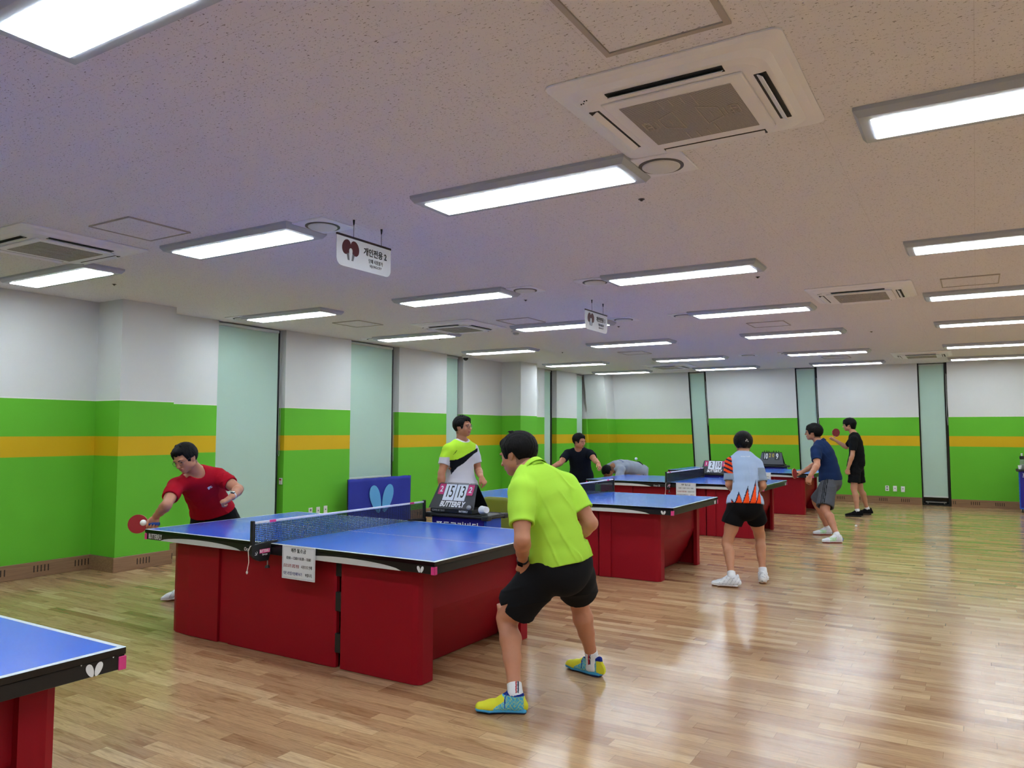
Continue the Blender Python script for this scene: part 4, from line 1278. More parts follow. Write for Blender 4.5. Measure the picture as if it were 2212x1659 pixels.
def make_shoe(ankle, toe_dir, parent, origin, style, h=.005, L=.285, tilt=0.):
    """shoe with sole, upper, laces; ankle joint above the heel"""
    d = nrm([toe_dir[0], toe_dir[1], 0]); up = np.array([0, 0, 1.]); s = np.cross(up, d)
    a = np.array([ankle[0], ankle[1], 0.]); zlift = 0.
    heel = a - d * L * .26
    def at(x, y, z): return heel + d * x * L + s * y + up * z
    lo = np.minimum(at(-.06, -.08, -.01), at(1.06, .08, .2)) - .03; hi = np.maximum(at(-.06, .08, 0), at(1.06, -.08, .17)) + .03
    lo[2] = -.02; hi[2] = .2
    out = []
    v = Vol(lo, hi, h)
    v.tube([(at(.06, 0, .045), .034, .040, s), (at(.22, 0, .050), .033, .044, s), (at(.45, 0, .045), .038, .040, s), (at(.70, 0, .030), .046, .034, s), (at(.90, 0, .024), .038, .028, s)], .02)
    v.tube([(at(.24, 0, .05), .044), (at(.24, 0, .092), .048)], .02)
    v.tube([(at(.50, 0, .062), .026), (at(.36, 0, .092), .024)], .02)
    v.tube([(at(.05, 0, .05), .022), (at(.045, 0, .112), .014)], .02)
    v.cut(lambda P: (.024 - P[..., 2]))
    v.tube([(at(.25, 0, .094), .0425), (at(.26, 0, .17), .048)], .004, 'sub')
    V, F_ = v.mesh(1)
    P = (V - heel); X = P @ d / L; Z = V[:, 2]; Y = P @ s
    if style == 'p1':
        yl, bl = L3('#dcdc3c'), L3('#4db4dc')
        edge = .55 + .10 * np.sin(Z * 60) 
        vein = (np.abs(np.sin(X * 42 + 2 * np.sin(Z * 95))) < .22) | (np.abs(np.sin(Z * 150 + 2.3 * np.sin(X * 30))) < .20)
        c = np.where((X > edge)[:, None], yl, np.where(vein[:, None], L3('#b9d98a'), bl))
        c = np.where((X < .10)[:, None], yl, c)
        c = np.where((Z > .098)[:, None], L3('#1c2f86'), c)
    elif style == 'white':
        c = np.tile(L3('#dfe3e8'), (len(V), 1)); c = np.where((np.abs(np.sin(X * 24 + Z * 60)) < .13)[:, None] & (X < .7)[:, None], L3('#8e98a6'), c)
    elif style == 'adi':
        c = np.tile(L3('#d9dde2'), (len(V), 1)); st = (np.abs(((X - .46 - Z * 2.2) * 14) % 1 - .5) < .22) & (X > .36) & (X < .66) & (Z < .075)
        c = np.where(st[:, None], L3('#7ee05a'), c); c = np.where((X < .06)[:, None], L3('#2f56b8'), c)
    else: c = np.tile(L3('#0e0e11'), (len(V), 1))
    up_o = npmesh('shoe', V, F_, M_cloth, parent, origin, c)
    # sole
    v = Vol(lo, hi, h)
    v.tube([(at(.10, 0, .018), .040, .022, s), (at(.40, .0, .018), .034, .020, s), (at(.72, 0, .016), .048, .018, s), (at(.93, 0, .020), .036, .018, s)], .01)
    v.cut(lambda P: np.maximum(.001 - P[..., 2], P[..., 2] - .033))
    V, F_ = v.mesh(1); X = (V - heel) @ d / L
    top, bot = {'p1': ('#3fa9dd', '#14205e'), 'white': ('#e2e4e6', '#b0703a'), 'adi': ('#e0e2e4', '#c02838')}.get(style, ('#1b1b1e', '#101012'))
    c = np.where((V[:, 2] > .013)[:, None], L3(top), L3(bot))
    npmesh('sole', V, F_, mat('sole_rubber', '#ffffff', .5, attr='tone'), up_o, origin, c)
    # laces
    bm = BM(); o = Vector(origin)
    for k in range(5):
        x = .40 + .065 * k; z = .092 - .011 * k - (.004 if k > 3 else 0); w = .020
        for sg in (-1, 1): tube(bm, [Vector(at(x, -w*sg, z - .008)) - o, Vector(at(x + .03, 0, z + .004)) - o, Vector(at(x + .055, w*sg, z - .016)) - o], .0024, 5)
    if style == 'p1':
        z = .098
        for sg in (-1, 1): tube(bm, [Vector(at(.40, 0, z)) - o, Vector(at(.42, .03*sg, z + .008)) - o, Vector(at(.44, .044*sg, z - .014)) - o, Vector(at(.43, .040*sg, z - .04)) - o, Vector(at(.40, .01*sg, z - .004)) - o], .0022, 5)
        tube(bm, [Vector(at(.42, .0, z)) - o, Vector(at(.45, .036, z - .02)) - o, Vector(at(.44, .046, .035)) - o], .0022, 5)
    obj('laces', bm, mat('lace_' + style, {'p1': '#1a3f9e', 'white': '#d8dade', 'adi': '#d8dade'}.get(style, '#15151a'), .7), up_o)
    return up_o

def ik(h, a, pole, L1, L2):
    h, a, pole = (np.array(q, float) for q in (h, a, pole)); v = a - h; D = np.linalg.norm(v); v /= D
    if D > L1 + L2 - .004:
        f = (D + .004) / (L1 + L2); L1 *= f; L2 *= f
    x = (L1*L1 - L2*L2 + D*D) / (2*D); r = math.sqrt(max(L1*L1 - x*x, 0)); q = pole - (pole @ v) * v; q /= np.linalg.norm(q)
    return h + v*x + q*r

def person(label, J, h=.0065, face=None, headup=None, style='short', skin='#b98467', build=1., glasses_on=None,
           shirt=None, shorts=None, hands=None, feet=None, shoe='white', sock=.14, collar=False, sleeve=.62, hem=.02, shortlen=.72, seed=1, hsc=1., extra=None, female=False, eyes=True):
    k = J['k']; A = {q: np.array(J[q], float) for q in J if q not in ('k',) and not q.startswith('pole')}
    for s in 'LR': A['kn' + s] = ik(A['hip'+s], A['an'+s], J['pole'+s], .43*k, .40*k)
    pel = (A['hipL'] + A['hipR']) / 2; neck = A['neck']; head = A['head']
    up = nrm(neck - pel); shs = nrm(A['shL'] - A['shR']); hps = nrm(A['hipL'] - A['hipR'])
    fr = nrm(np.cross(shs, up)); hf = nrm(np.cross(hps, nrm(up * .5 + np.array([0, 0, .5]))))
    b = build
    root = thing('person', label, 'person', (float(pel[0]), float(pel[1]), 0))
    O = (float(pel[0]), float(pel[1]), 0.)
    pts = np.array([A[q] for q in A]); lo = pts.min(0) - .22; hi = pts.max(0) + .22; lo[2] = -.02
    face = nrm(face if face is not None else fr); hup = nrm(headup if headup is not None else head - neck)
    hup = nrm(hup - face * (hup @ face)) 
    # spine stations with a gentle curve
    def sp(t):
        m = pel * (1 - t) + neck * t; return m - (fr * (1-t) * .5 + fr * .5) * (.035 * math.sin(PI * t)) * (1 if not female else .8)
    def sd(t): return nrm(hps * (1 - t) + shs * t)
    W = .90 if female else 1.
    tor = [(sp(-.06), .150*b*(1.04 if female else 1), .098*b, sd(0)), (sp(.08), .150*b, .100*b, sd(.1)), (sp(.28), .132*b*W, .096*b, sd(.3)), (sp(.50), .142*b*W, .104*b, sd(.5)),
           (sp(.70), .158*b*W, .110*b, sd(.7)), (sp(.86), .150*b*W, .094*b, sd(.86)), (sp(.97), .095*b, .062*b, sd(1))]
    v = Vol(lo, hi, h)
    v.tube(tor, .03)
    v.tube([(sp(.95) - fr*.012, .072*b, .042*b, shs), (neck + up*.02 - fr*.012, .052*b, .046*b, shs)], .03)
    F, at = make_head(v, head, face, hup, neck, hsc)
    for s, sg in (('L', 1), ('R', -1)):
        sh, el, wr = A['sh'+s], A['el'+s], A['wr'+s]
        v.tube([(sp(.93) , .062*b), (sh + up*.0, .056*b)], .03)
        ua = el - sh; fa = wr - el
        v.tube([(sh, .055*b), (sh + ua*.30, .050*b), (sh + ua*.65, .043*b), (el, .039*b)], .02)
        v.tube([(el, .039*b), (el + fa*.22, .042*b), (el + fa*.60, .033*b), (wr - fa*.06, .026*b), (wr, .024*b)], .012)
        hp, kn, an = A['hip'+s], A['kn'+s], A['an'+s]
        th = kn - hp; sk = an - kn; bk = -nrm(np.cross(np.cross(sk, th), sk)) if np.linalg.norm(np.cross(sk, th)) > 1e-4 else -hf
        bk = nrm(np.cross(sk, np.cross(th, sk))); bk = -bk if bk @ hf > 0 else bk
        v.tube([(hp + up*.01, .092*b), (hp + th*.25, .086*b), (hp + th*.6, .070*b), (kn - th*.08, .056*b), (kn, .054*b)], .03)
        v.tube([(kn, .053*b), (kn + sk*.10, .050*b), (kn + sk*.30 + bk*.014, .057*b), (kn + sk*.55 + bk*.008, .046*b), (kn + sk*.85, .033*b), (an, .033*b)], .015)
        v.ell(kn - bk*.016, (nrm(th), nrm(bk), nrm(np.cross(th, bk))), (.036*b, .036*b, .036*b), .02)
        fd = nrm([feet[s][0], feet[s][1], 0]) if feet else hf
        v.tube([(an, .031), (an - np.array([0, 0, .035]), .030), (an + fd*.10 - np.array([0, 0, .06]), .024)], .012)
        H = (hands or {}).get(s, {})
        fw = H.get('fwd', nrm(fa)); bkh = H.get('back', nrm(np.cross(fa, shs * 1.)) ); tb = H.get('thumb', hf)
        make_hand(v, wr, fw, bkh, tb, H.get('curl', .35), k)
    V, Fc = v.mesh(1)
    c0 = L3(skin); C = np.tile(c0, (len(V), 1))
    q = (V - head) / hsc; X = q @ F[0]; Y = q @ F[1]; Z = q @ F[2]
    lips = (np.abs(X) < .021) & (np.abs(Z + .059) < .0105) & (Y > .075)
    C[lips] = L3('#a85f57') * .5 + c0 * .5
    scalp = (np.linalg.norm(q, axis=1) < .13) & (Y < .02) & (Z > -.075) & (np.abs(X) < .078) & (Y < -.02)
    C[scalp] = C[scalp] * .45
    body = npmesh('body', V, Fc, M_skin, root, O, C)
    # eyes and brows
    if eyes:
        for s in (-1, 1):
            bm = BM(); m = Matrix(((F[0][0], F[1][0], F[2][0]), (F[0][1], F[1][1], F[2][1]), (F[0][2], F[1][2], F[2][2])))
            bmesh.ops.create_uvsphere(bm, u_segments=12, v_segments=8, radius=1, matrix=Matrix.Translation(Vector(at(s*.031, .0855, -.001)) - Vector(O)) @ (m.to_4x4() @ Matrix.Diagonal((.0105*hsc, .004*hsc, .0032*hsc, 1))))
            obj('eye', bm, M_eye, root, smooth=True)
            bm = BM(); tube(bm, [Vector(at(s*.014, .0965, .0165)) - Vector(O), Vector(at(s*.030, .0955, .021)) - Vector(O), Vector(at(s*.046, .083, .017)) - Vector(O)], [.0028, .0032, .0018], 6)
            obj('eyebrow', bm, M_hair, root)
    make_hair(head, F, at, hsc, style, min(h, .0055), O, root, seed)
    if glasses_on: glasses(F, at, hsc, O, root, glasses_on if not isinstance(glasses_on, bool) else None)
    # shirt
    fo = fold_fn(shirt.get('fold', .0035), 26, seed, up)
    fo2 = fold_fn(shirt.get('fold', .0035) * .8, 34, seed + 5, up)
    loc = np.minimum.reduce([A['elL'], A['elR'], pel, neck, A['shL'], A['shR']]) - .22; hic = np.maximum.reduce([A['elL'], A['elR'], pel, neck, A['shL'], A['shR']]) + .22
    v = Vol(loc, hic, h)
    e = .014
    hb = pel + up * (-hem)
    tors = [(c, ru + e + (.030, .026, .020, .008, 0, 0, 0)[i], rv + e + (.036, .032, .022, .008, .0, 0, 0)[i], s_) for i, (c, ru, rv, s_) in enumerate(tor)]
    tors = [(sp(-.22), .204*b, .156*b, sd(0))] + tors
    v.tube(tors, .02, fold=fo)
    for s in 'LR':
        sh, el = A['sh'+s], A['el'+s]; ua = el - sh
        v.tube([(sp(.93), .066*b), (sh - up*.006, .057*b + .002)], .05)
        v.tube([(sh - up*.004, .058*b + .003), (sh + ua*.35, .057*b + .003), (sh + ua*.75, .064*b + .002)], .04, fold=fo2)
    for s in 'LR':                        # sleeve ends
        sh, el = A['sh'+s], A['el'+s]; ua = nrm(el - sh); L = np.linalg.norm(el - sh); cp = sh + ua * L * sleeve
        mn = np.minimum(cp, el) - .09; mx = np.maximum(cp, el) + .09
        sl, P = v.win(mn, mx, 0)
        rel = (P - cp.astype(np.float32)); ax = rel @ ua.astype(np.float32); rad = np.sqrt(np.maximum((rel*rel).sum(-1) - ax*ax, 0))
        inside = (rad < .095) & (ax < L * .8)
        cutd = ax
        A_ = v.D[sl]; v.D[sl] = np.where(inside, np.maximum(A_, cutd), A_)
        v.tube([(cp - ua*.010, .0495*b), (cp + ua*.05, .0515*b)], .002, 'sub')
    dn = hb
    v.cut(lambda P: -((P - dn.astype(np.float32)) @ nrm(up * (.6 if up[2] > .5 else 1.) + np.array([0, 0, .4 if up[2] > .5 else 0])).astype(np.float32)) + .003 * np.sin((P @ (sd(0) * 22).astype(np.float32))))

    nd = nrm(np.array(at(0, -.02, -.09)) - neck)
    nb = neck + up * (.012 if not collar else .020)
    v.tube([(nb + fr * (.024 if not collar else .034) - up*.014, .052*hsc), (nb + fr * .012 + nd * .10, .066*hsc)], .006, 'sub')
    v.cut(lambda P: np.where(np.sqrt((((P - nb.astype(np.float32))) ** 2).sum(-1)) < .12, (P - nb.astype(np.float32)) @ nrm(up * 1. + fr * -.20).astype(np.float32) - .030, -1.))
    V, Fc = v.mesh(1)
    C = np.tile(L3(shirt['color']), (len(V), 1))
    if 'fn' in shirt: C = shirt['fn'](V, dict(A=A, pel=pel, neck=neck, up=up, side=shs, fr=fr, hb=hb, sd0=hps), C)
    so = npmesh('shirt', V, Fc, M_cloth, root, O, C)
    if collar:
        n_ax = nrm(up * .55 + nd * .45); cx_ = nrm(shs - n_ax * (shs @ n_ax)); cy_ = np.cross(n_ax, cx_); cy_ = cy_ if cy_ @ fr > 0 else -cy_
        nc = neck - fr * .014 + up * .002; bm = BM(); NU = 44; rows = []
        prof = [(.070, -.012, 0), (.066, .012, 0), (.0640, .034, 1), (.0655, .041, 1), (.070, .037, 1), (.076, .018, .5), (.082, .004, .2)]
        for iu in range(NU + 1):
            th = math.radians(14 + (360 - 28) * iu / NU); fw = (1 + math.cos(th)) / 2      # 1 at the front opening
            col_ = []
            for r_, z_, w_ in prof:
                rr = r_ * hsc * (1 + .10 * (1 - fw) * 0 + .06 * fw); zz = z_ * (1 - .45 * fw * (w_ > 0)) - .030 * fw * (1 if w_ < 1 else .9)
                if w_ <= .5 and w_ > 0: zz -= .012 * max(0, fw - .7) * 3; rr += .006 * fw
                p = nc + cy_ * (math.cos(th) * rr) + cx_ * (math.sin(th) * rr * .98) + n_ax * zz
                col_.append(bm.verts.new(Vector(p) - Vector(O)))
            rows.append(col_)
        for a_, b_ in zip(rows, rows[1:]):
            for q_ in range(len(prof) - 1): bm.faces.new((a_[q_], b_[q_], b_[q_+1], a_[q_+1]))
        cm = mat('collar_cloth_%02x%02x%02x' % tuple(int(255 * q_) for q_ in L3(shirt.get('collar', shirt['color']))), shirt.get('collar', shirt['color']), .85, spec=.15)
        co = obj('collar', bm, cm, so, smooth=True); md = co.modifiers.new('thick', 'SOLIDIFY'); md.thickness = .0025
    # shorts
    fo = fold_fn(.0035, 24, seed + 9, hps)
    lw = np.minimum.reduce([A['knL'], A['knR'], pel]) - .2; hw = np.maximum.reduce([A['knL'], A['knR'], pel]) + .22
    v = Vol(lw, hw, h)
    w0 = .16 if up[2] > .5 else -.02
    v.tube([(sp(w0), .150*b, .106*b, hps), (sp(min(w0, 0.)), .166*b, .120*b, hps), (pel - up*.05, .150*b, .115*b, hps)], .03, fold=fo)
    v.ell(pel - up * .03 - hf * .045, (hps, hf, up), (.145*b, .085*b, .10*b), .04)
    for s in 'LR':
        hp, kn = A['hip'+s], A['kn'+s]; th = kn - hp; out = hps * (1 if s == 'L' else -1)
        v.tube([(hp, .104*b), (hp + th*.35 + out*.006, .104*b), (hp + th*(shortlen + .06) + out*.012, .112*b)], .03, fold=fo)
    for s in 'LR':
        hp, kn = A['hip'+s], A['kn'+s]; th = nrm(kn - hp); L = np.linalg.norm(kn - hp); cp = hp + th * L * shortlen
        out = hps * (1 if s == 'L' else -1)
        mn = np.minimum(cp, kn) - .22; mx = np.maximum(cp, kn) + .22
        sl, P = v.win(mn, mx, 0); rel = P - cp.astype(np.float32); ax = rel @ th.astype(np.float32)
        rad = np.sqrt(np.maximum((rel*rel).sum(-1) - ax*ax, 0))
        slit = np.clip(.05 - np.abs(rel @ nrm(np.cross(out, th)).astype(np.float32)) * 2.6, 0, .05) * ((rel @ out.astype(np.float32)) > .03)
        A_ = v.D[sl]; v.D[sl] = np.where((rad < .150) & (ax > -.3), np.maximum(A_, ax + slit * (1 if extra == 'slit' else 0)), A_)
        v.tube([(cp - th*.02, .088*b), (cp + th*.07, .092*b)], .002, 'sub')
    v.cut(lambda P: ((P - (sp(w0 + .01)).astype(np.float32)) @ up.astype(np.float32)))
    V, Fc = v.mesh(1)
    C = np.tile(L3(shorts['color']), (len(V), 1))
    if 'fn' in shorts: C = shorts['fn'](V, dict(A=A, pel=pel, up=up, side=hps, fr=hf), C)
    npmesh('shorts', V, Fc, M_cloth, root, O, C)
    # socks and shoes
    if feet:
        for s in 'LR':
            if s not in feet: continue
            an = A['an'+s]; kn = A['kn'+s]; sk = nrm(kn - an)
            v = Vol(an - .12, an + .2, .0035 if shoe == 'p1' else .005)
            v.tube([(an - np.array([0, 0, .055]), .044), (an, .0415), (an + sk * .03, .0400), (an + sk * (sock - .10 + .04), .0415)], .004)
            top = an + sk * (sock - .10)
            v.cut(lambda P: (P - top.astype(np.float32)) @ sk.astype(np.float32))
            v.cut(lambda P: .03 - P[..., 2])
            V, Fc = v.mesh(1)
            if len(V):
                C = np.tile(L3('#e3e6ea'), (len(V), 1))
                if shoe == 'p1':
                    cam_ = nrm(np.array([5.4, -3.5, an[2]]) - an); sid = nrm(np.cross([0, 0, 1], cam_)); a_ = (V - an) @ sid
                    zz = (V - an) @ sk
                    if s == 'L':
                        C[(np.abs(a_ - .004) < .0038) & (zz > -.01)] = L3('#b01828'); C[(np.abs(a_ - .015) < .0038) & (zz > -.01)] = L3('#141c40')
                    else: C[(np.abs(a_ + .024) < .004) & (zz > -.01)] = L3('#b01828'); C[(np.abs(a_ + .016) < .003) & (zz > -.01)] = L3('#141c40')
                npmesh('sock', V, Fc, mat('sock_knit', '#ffffff', .9, attr='tone', noise=.05, nscale=400), root, O, C)
            make_shoe(an, feet[s], root, O, shoe, .0032 if shoe == 'p1' else .006, .285 * k)
    return root, dict(A=A, at=at, F=F, O=O, fr=fr, up=up, pel=pel)

def wristwatch(root, info, side, band='#17181a', face='#0c0d10', t=.10, r=.030, dirv=None):
    A = info['A']; wr, el = A['wr'+side], A['el'+side]; ax = nrm(wr - el); c = wr - ax * .018; O = Vector(info['O'])
    x = nrm(np.cross(ax, [0.1, .2, 1.])); y = np.cross(ax, x); bm = BM(); n = 24
    rings = []
    for dz, rr in ((-.010, r), (-.009, r + .0025), (.009, r + .0025), (.010, r)):
        rings.append([bm.verts.new(Vector(c + ax*dz + (x*math.cos(2*PI*i/n) + y*math.sin(2*PI*i/n))*rr) - O) for i in range(n)])
    rings.append(rings[0])
    for P, Q in zip(rings, rings[1:]):
        for i in range(n): bm.faces.new((P[i], P[(i+1) % n], Q[(i+1) % n], Q[i]))
    w = obj('wristwatch', bm, mat('watch_band_' + band[1:], band, .5), root)
    d = nrm(np.array(dirv, float) - ax * (np.array(dirv, float) @ ax)); s = np.cross(ax, d)
    bm = BM(); bmesh.ops.create_cube(bm, size=1, matrix=Matrix.Translation(Vector(c + d*(r + .004)) - O) @ Matrix((tuple(s), tuple(ax), tuple(d))).transposed().to_4x4() @ Matrix.Diagonal((.032, .036, .010, 1)))
    bmesh.ops.bevel(bm, geom=bm.edges[:], offset=.003, segments=2, affect='EDGES')
    obj('watch_face', bm, mat('watch_glass', face, .12), w)

def racket(hand, centre, normal, lab, handle='#1e4fae', front='#a01a22', back='#101010'):
    """table tennis bat: centre of the blade, hand point gives handle direction"""
    c = np.array(centre, float); hd = nrm(np.array(hand, float) - c); n = nrm(np.array(normal, float) - hd * (np.array(normal, float) @ hd)); s = np.cross(hd, n)
    t = thing('table_tennis_bat', lab, 'bat', tuple(c)); 
    def ring(rr, off):
        pts = []
        for i in range(36):
            a = 2*PI*i/36; ca, sa = math.cos(a), math.sin(a)
            rx = .079 * rr + (.002 if ca > 0 else 0)
            p = hd * (ca * rx) + s * (sa * .075 * rr)
            pts.append(p + n * off)
        return pts
    def slab(r0, o0, o1, m, nm):
        bm = BM(); A = [bm.verts.new(Vector(p)) for p in ring(r0, o0)]; B = [bm.verts.new(Vector(p)) for p in ring(r0, o1)]
        bm.faces.new(A); bm.faces.new(B[::-1])
        for i in range(36): bm.faces.new((A[i], A[(i+1) % 36], B[(i+1) % 36], B[i]))
        obj(nm, bm, m, t)
    slab(1.0, -.003, .003, mat('blade_wood', '#c9a878', .5), 'blade')
    slab(.985, .003, .007, mat('rubber_' + front[1:], front, .5), 'front_rubber')
    slab(.985, -.007, -.003, mat('rubber_' + back[1:], back, .5), 'back_rubber')
    bm = BM(); tube(bm, [Vector(hd*.070), Vector(hd*.095), Vector(hd*.13), Vector(hd*.168)], [.010, .0125, .0125, .0145], 12)
    obj('handle', bm, mat('handle_' + handle[1:], handle, .5), t)
    return t
# ------------------------------------------------------------------ the eight people
SK = '#be8467'
J1 = dict(k=1.04, hipL=(3.40,.17,.765), hipR=(3.44,.37,.765), neck=(3.26,.21,1.285), head=(3.13,.275,1.378), shL=(3.29,.04,1.185), shR=(3.385,.385,1.205), elL=(3.37,-.08,.945), wrL=(3.275,.085,.805), elR=(3.545,.38,.995), wrR=(3.36,.39,.84), anL=(3.255,.045,.10), anR=(3.335,.845,.10), poleL=(-1,.45,0), poleR=(-.6,.9,0))
r, i = person('person in a lime green polo shirt and black shorts crouching near the camera', J1, .0048,
    face=(-1, .02, -.30), headup=(-.35, .12, .93), style='short', skin=SK, build=1.06, hsc=1.06,
    shirt=dict(color='#b0e44a', fold=.0065), shorts=dict(color='#141519'), collar=True, sleeve=.70, hem=-.02, shortlen=.74, extra='slit',
    hands=dict(L=dict(fwd=(.15, .40, -.85), back=(.35, -.9, -.1), thumb=(-1, 0, 0), curl=[.9, 1.0, 1.0, 1.0]), R=dict(fwd=(-.9, -.2, -.1), back=(0, .9, .4), thumb=(0, -.2, 1), curl=1.1)),
    feet=dict(L=(-.89, -.46), R=(-.95, .30)), shoe='p1', sock=.155, seed=3)
wristwatch(r, i, 'L', '#151516', '#0c0c0e', dirv=(.3, -.9, .1), r=.031)
J2 = dict(k=1.0, hipR=(-.38,.80,.75), hipL=(-.30,.96,.76), neck=(-.13,.55,1.155), head=(-.10,.40,1.285), shL=(-.10,.73,1.12), shR=(-.17,.37,1.06), elL=(.14,.74,1.02), wrL=(.27,.57,.975), elR=(-.041,.205,.923), wrR=(-.224,.239,.820), anR=(-.70,.86,.10), anL=(-.62,1.45,.10), poleR=(1,-.3,0), poleL=(1,.2,0))
def f_red(V, c, C):
    n = c['neck']; q = V - n; rt = nrm(np.array([.855, .518, 0])); a = q @ rt; z = q @ c['up']; y = q @ c['fr']
    m = (y > .0) & (((np.abs(a - .085) < .012) & (np.abs(z + .10) < .005)) | ((np.abs(a - .080) < .005) & (np.abs(z + .108) < .014)) | ((np.abs(a - .095) < .006) & (np.abs(z + .115) < .005)))
    C[m] = L3('#e8e8ea'); return C
r, i = person('person in a red T-shirt reaching out with a red bat at the left', J2, .005,
    face=(.20, -.80, -.42), headup=(-.10, -.30, .95), style='short', skin=SK, glasses_on=True, shirt=dict(color='#a80c22', fn=f_red, fold=.005), shorts=dict(color='#131417'), sleeve=.62, hem=-.07,
    hands=dict(R=dict(fwd=(-.20, -.15, -.95), back=(-.60, .60, .12), thumb=(-.66, -.74, .06), curl=[.9, 1.1, 1.15, 1.2]), L=dict(fwd=(-.35, -.65, -.40), back=(-.10, -.50, .85), thumb=(-.8, .3, .2), curl=1.25)),
    feet=dict(L=(.9, .1), R=(-.5, -.85)), shoe='white', seed=5)
wristwatch(r, i, 'L', '#c9cccf', '#0c0c0e', dirv=(.6, -.6, .5), r=.029)
racket((-.222, .220, .762), (-.324, .151, .762), (.78, -.60, .12), 'red table tennis bat with a blue handle held out by the person in red')
pball((-.205, .118, .783), 'white ball touching the red bat held by the person in red', .024)

J3 = dict(k=.97, hipR=(.58,3.22,.88), hipL=(.65,3.39,.88), neck=(.61,3.31,1.385), head=(.625,3.305,1.560), shR=(.535,3.165,1.310), shL=(.65,3.455,1.312), elR=(.515,3.07,1.06), wrR=(.53,3.05,.81), elL=(.71,3.49,1.075), wrL=(.83,3.36,1.02), anR=(.53,3.12,.10), anL=(.64,3.38,.10), poleR=(1,-.3,0), poleL=(1,-.3,0))
def f_p3(V, c, C):
    q = V - c['neck']; u = q @ nrm(np.array([.855, .518, 0])); z = q[:, 2] + .02
    upl = np.interp(u, [-.14, -.11, -.04, .03, .13, .18], [-.175, -.165, -.160, -.125, -.065, -.03]); lol = np.interp(u, [-.12, -.105, -.04, .03, .13, .18], [-.26, -.32, -.245, -.20, -.105, -.07])
    front = (q @ nrm(np.array([.8, -.6, 0]))) > -.03
    sleeve = (u < -.118) 
    lime = (z > upl) & (u < .15)
    lime = np.where(sleeve, z > -.135, lime)
    black = (z <= upl) & (z > lol) & front & ~sleeve & (u < .17)
    C[lime] = L3('#b4e63c'); C[black] = L3('#10131c')
    ring = (np.linalg.norm(q - np.array([.0, 0, .02]), axis=1) < .088); C[ring] = L3('#d0d3d6')
    g = (np.abs((u + .062) - (z + .085) * .8) < .004) & (np.abs(z + .085) < .024) & front; C[g] = L3('#4e7a28')
    return C
r, i = person('standing person in a white and lime shirt with a black diagonal band', J3, .0065,
    face=(1, -.02, .02), headup=(0, 0, 1), style='short', skin='#b98064', glasses_on=True, build=1.0, shirt=dict(color='#c9cad6', fn=f_p3, fold=.003), shorts=dict(color='#1a1c22'), sleeve=.66, hem=.04,
    hands=dict(L=dict(fwd=(.45, .1, -.75), back=(.3, -.3, .8), thumb=(.6, -.7, 0), curl=[.6, .8, .9, 1.0]), R=dict(fwd=(0, 0, -1), back=(0, -1, 0), thumb=(1, 0, 0), curl=.5)),
    feet=dict(L=(.9, -.2), R=(.9, -.4)), shoe='white', seed=8)

J4 = dict(k=1.0, hipR=(-.35,8.02,.75), hipL=(-.17,8.08,.75), neck=(-.22,7.88,1.20), head=(-.175,7.80,1.355), shR=(-.39,7.80,1.145), shL=(-.05,7.95,1.145), elR=(-.43,7.62,.99), wrR=(-.47,7.42,.94), elL=(.10,7.80,1.05), wrL=(.26,7.62,1.0), anR=(-.50,7.95,.10), anL=(-.14,8.22,.10), poleR=(.3,-.9,0), poleL=(.3,-.9,0))
r, i = person('person in a black T-shirt and glasses with both arms spread', J4, .0065,
    face=(.97, -.20, -.16), headup=(.1, -.1, 1), style='short', skin=SK, glasses_on=mat('dark_rim', '#2a1a18', .3), build=1.08, hsc=1.05, shirt=dict(color='#0d131e'), shorts=dict(color='#121318'), sleeve=.62, hem=.05, shortlen=1.0,
    hands=dict(R=dict(fwd=(-.25, -.8, -.45), back=(-.2, .3, .9), thumb=(.9, -.3, 0), curl=.3, ), L=dict(fwd=(.5, -.6, -.55), back=(-.1, .5, .8), thumb=(-.8, -.4, .2), curl=.5)),
    feet=dict(L=(.5, -.85), R=(.2, -.95)), shoe='white', seed=11)

J5 = dict(k=.98, hipL=(.18,9.53,.79), hipR=(.03,9.62,.79), neck=(-.15,9.15,.875), head=(-.21,9.00,.80), shL=(.02,9.06,.835), shR=(-.28,9.24,.86), elL=(.02,8.93,.58), wrL=(.0,8.86,.36), elR=(-.30,9.16,.59), wrR=(-.33,9.12,.35), anL=(.22,9.46,.10), anR=(.08,9.72,.10), poleL=(-.5,-.86,0), poleR=(-.5,-.86,0))
def f_p5(V, c, C):
    q = V - c['neck']; t = -(q @ c['up']); u = q @ c['side']; bkk = q @ c['fr']
    m = (t > .075) & (t < .105) & (np.abs(u) < .13) & (bkk < 0) & (np.sin(u * 330) > -.2); C[m] = L3('#3a4a86'); return C
r, i = person('person in a grey shirt bending down behind the third table', J5, .0065,
    face=(-.15, -.35, -.92), headup=(-.45, -.85, -.15), style='crop', skin='#a06c4c', build=1.12, shirt=dict(color='#98a1ae', fn=f_p5, fold=.006), shorts=dict(color='#121318'), sleeve=.62, hem=.14,
    hands=dict(L=dict(fwd=(0, -.2, -1), back=(.8, -.5, 0), thumb=(-.5, -.86, 0), curl=.6), R=dict(fwd=(0, -.1, -1), back=(-.8, .5, 0), thumb=(-.5, -.86, 0), curl=.6)),
    feet=dict(L=(-.5, -.86), R=(-.5, -.86)), shoe='white', seed=13)

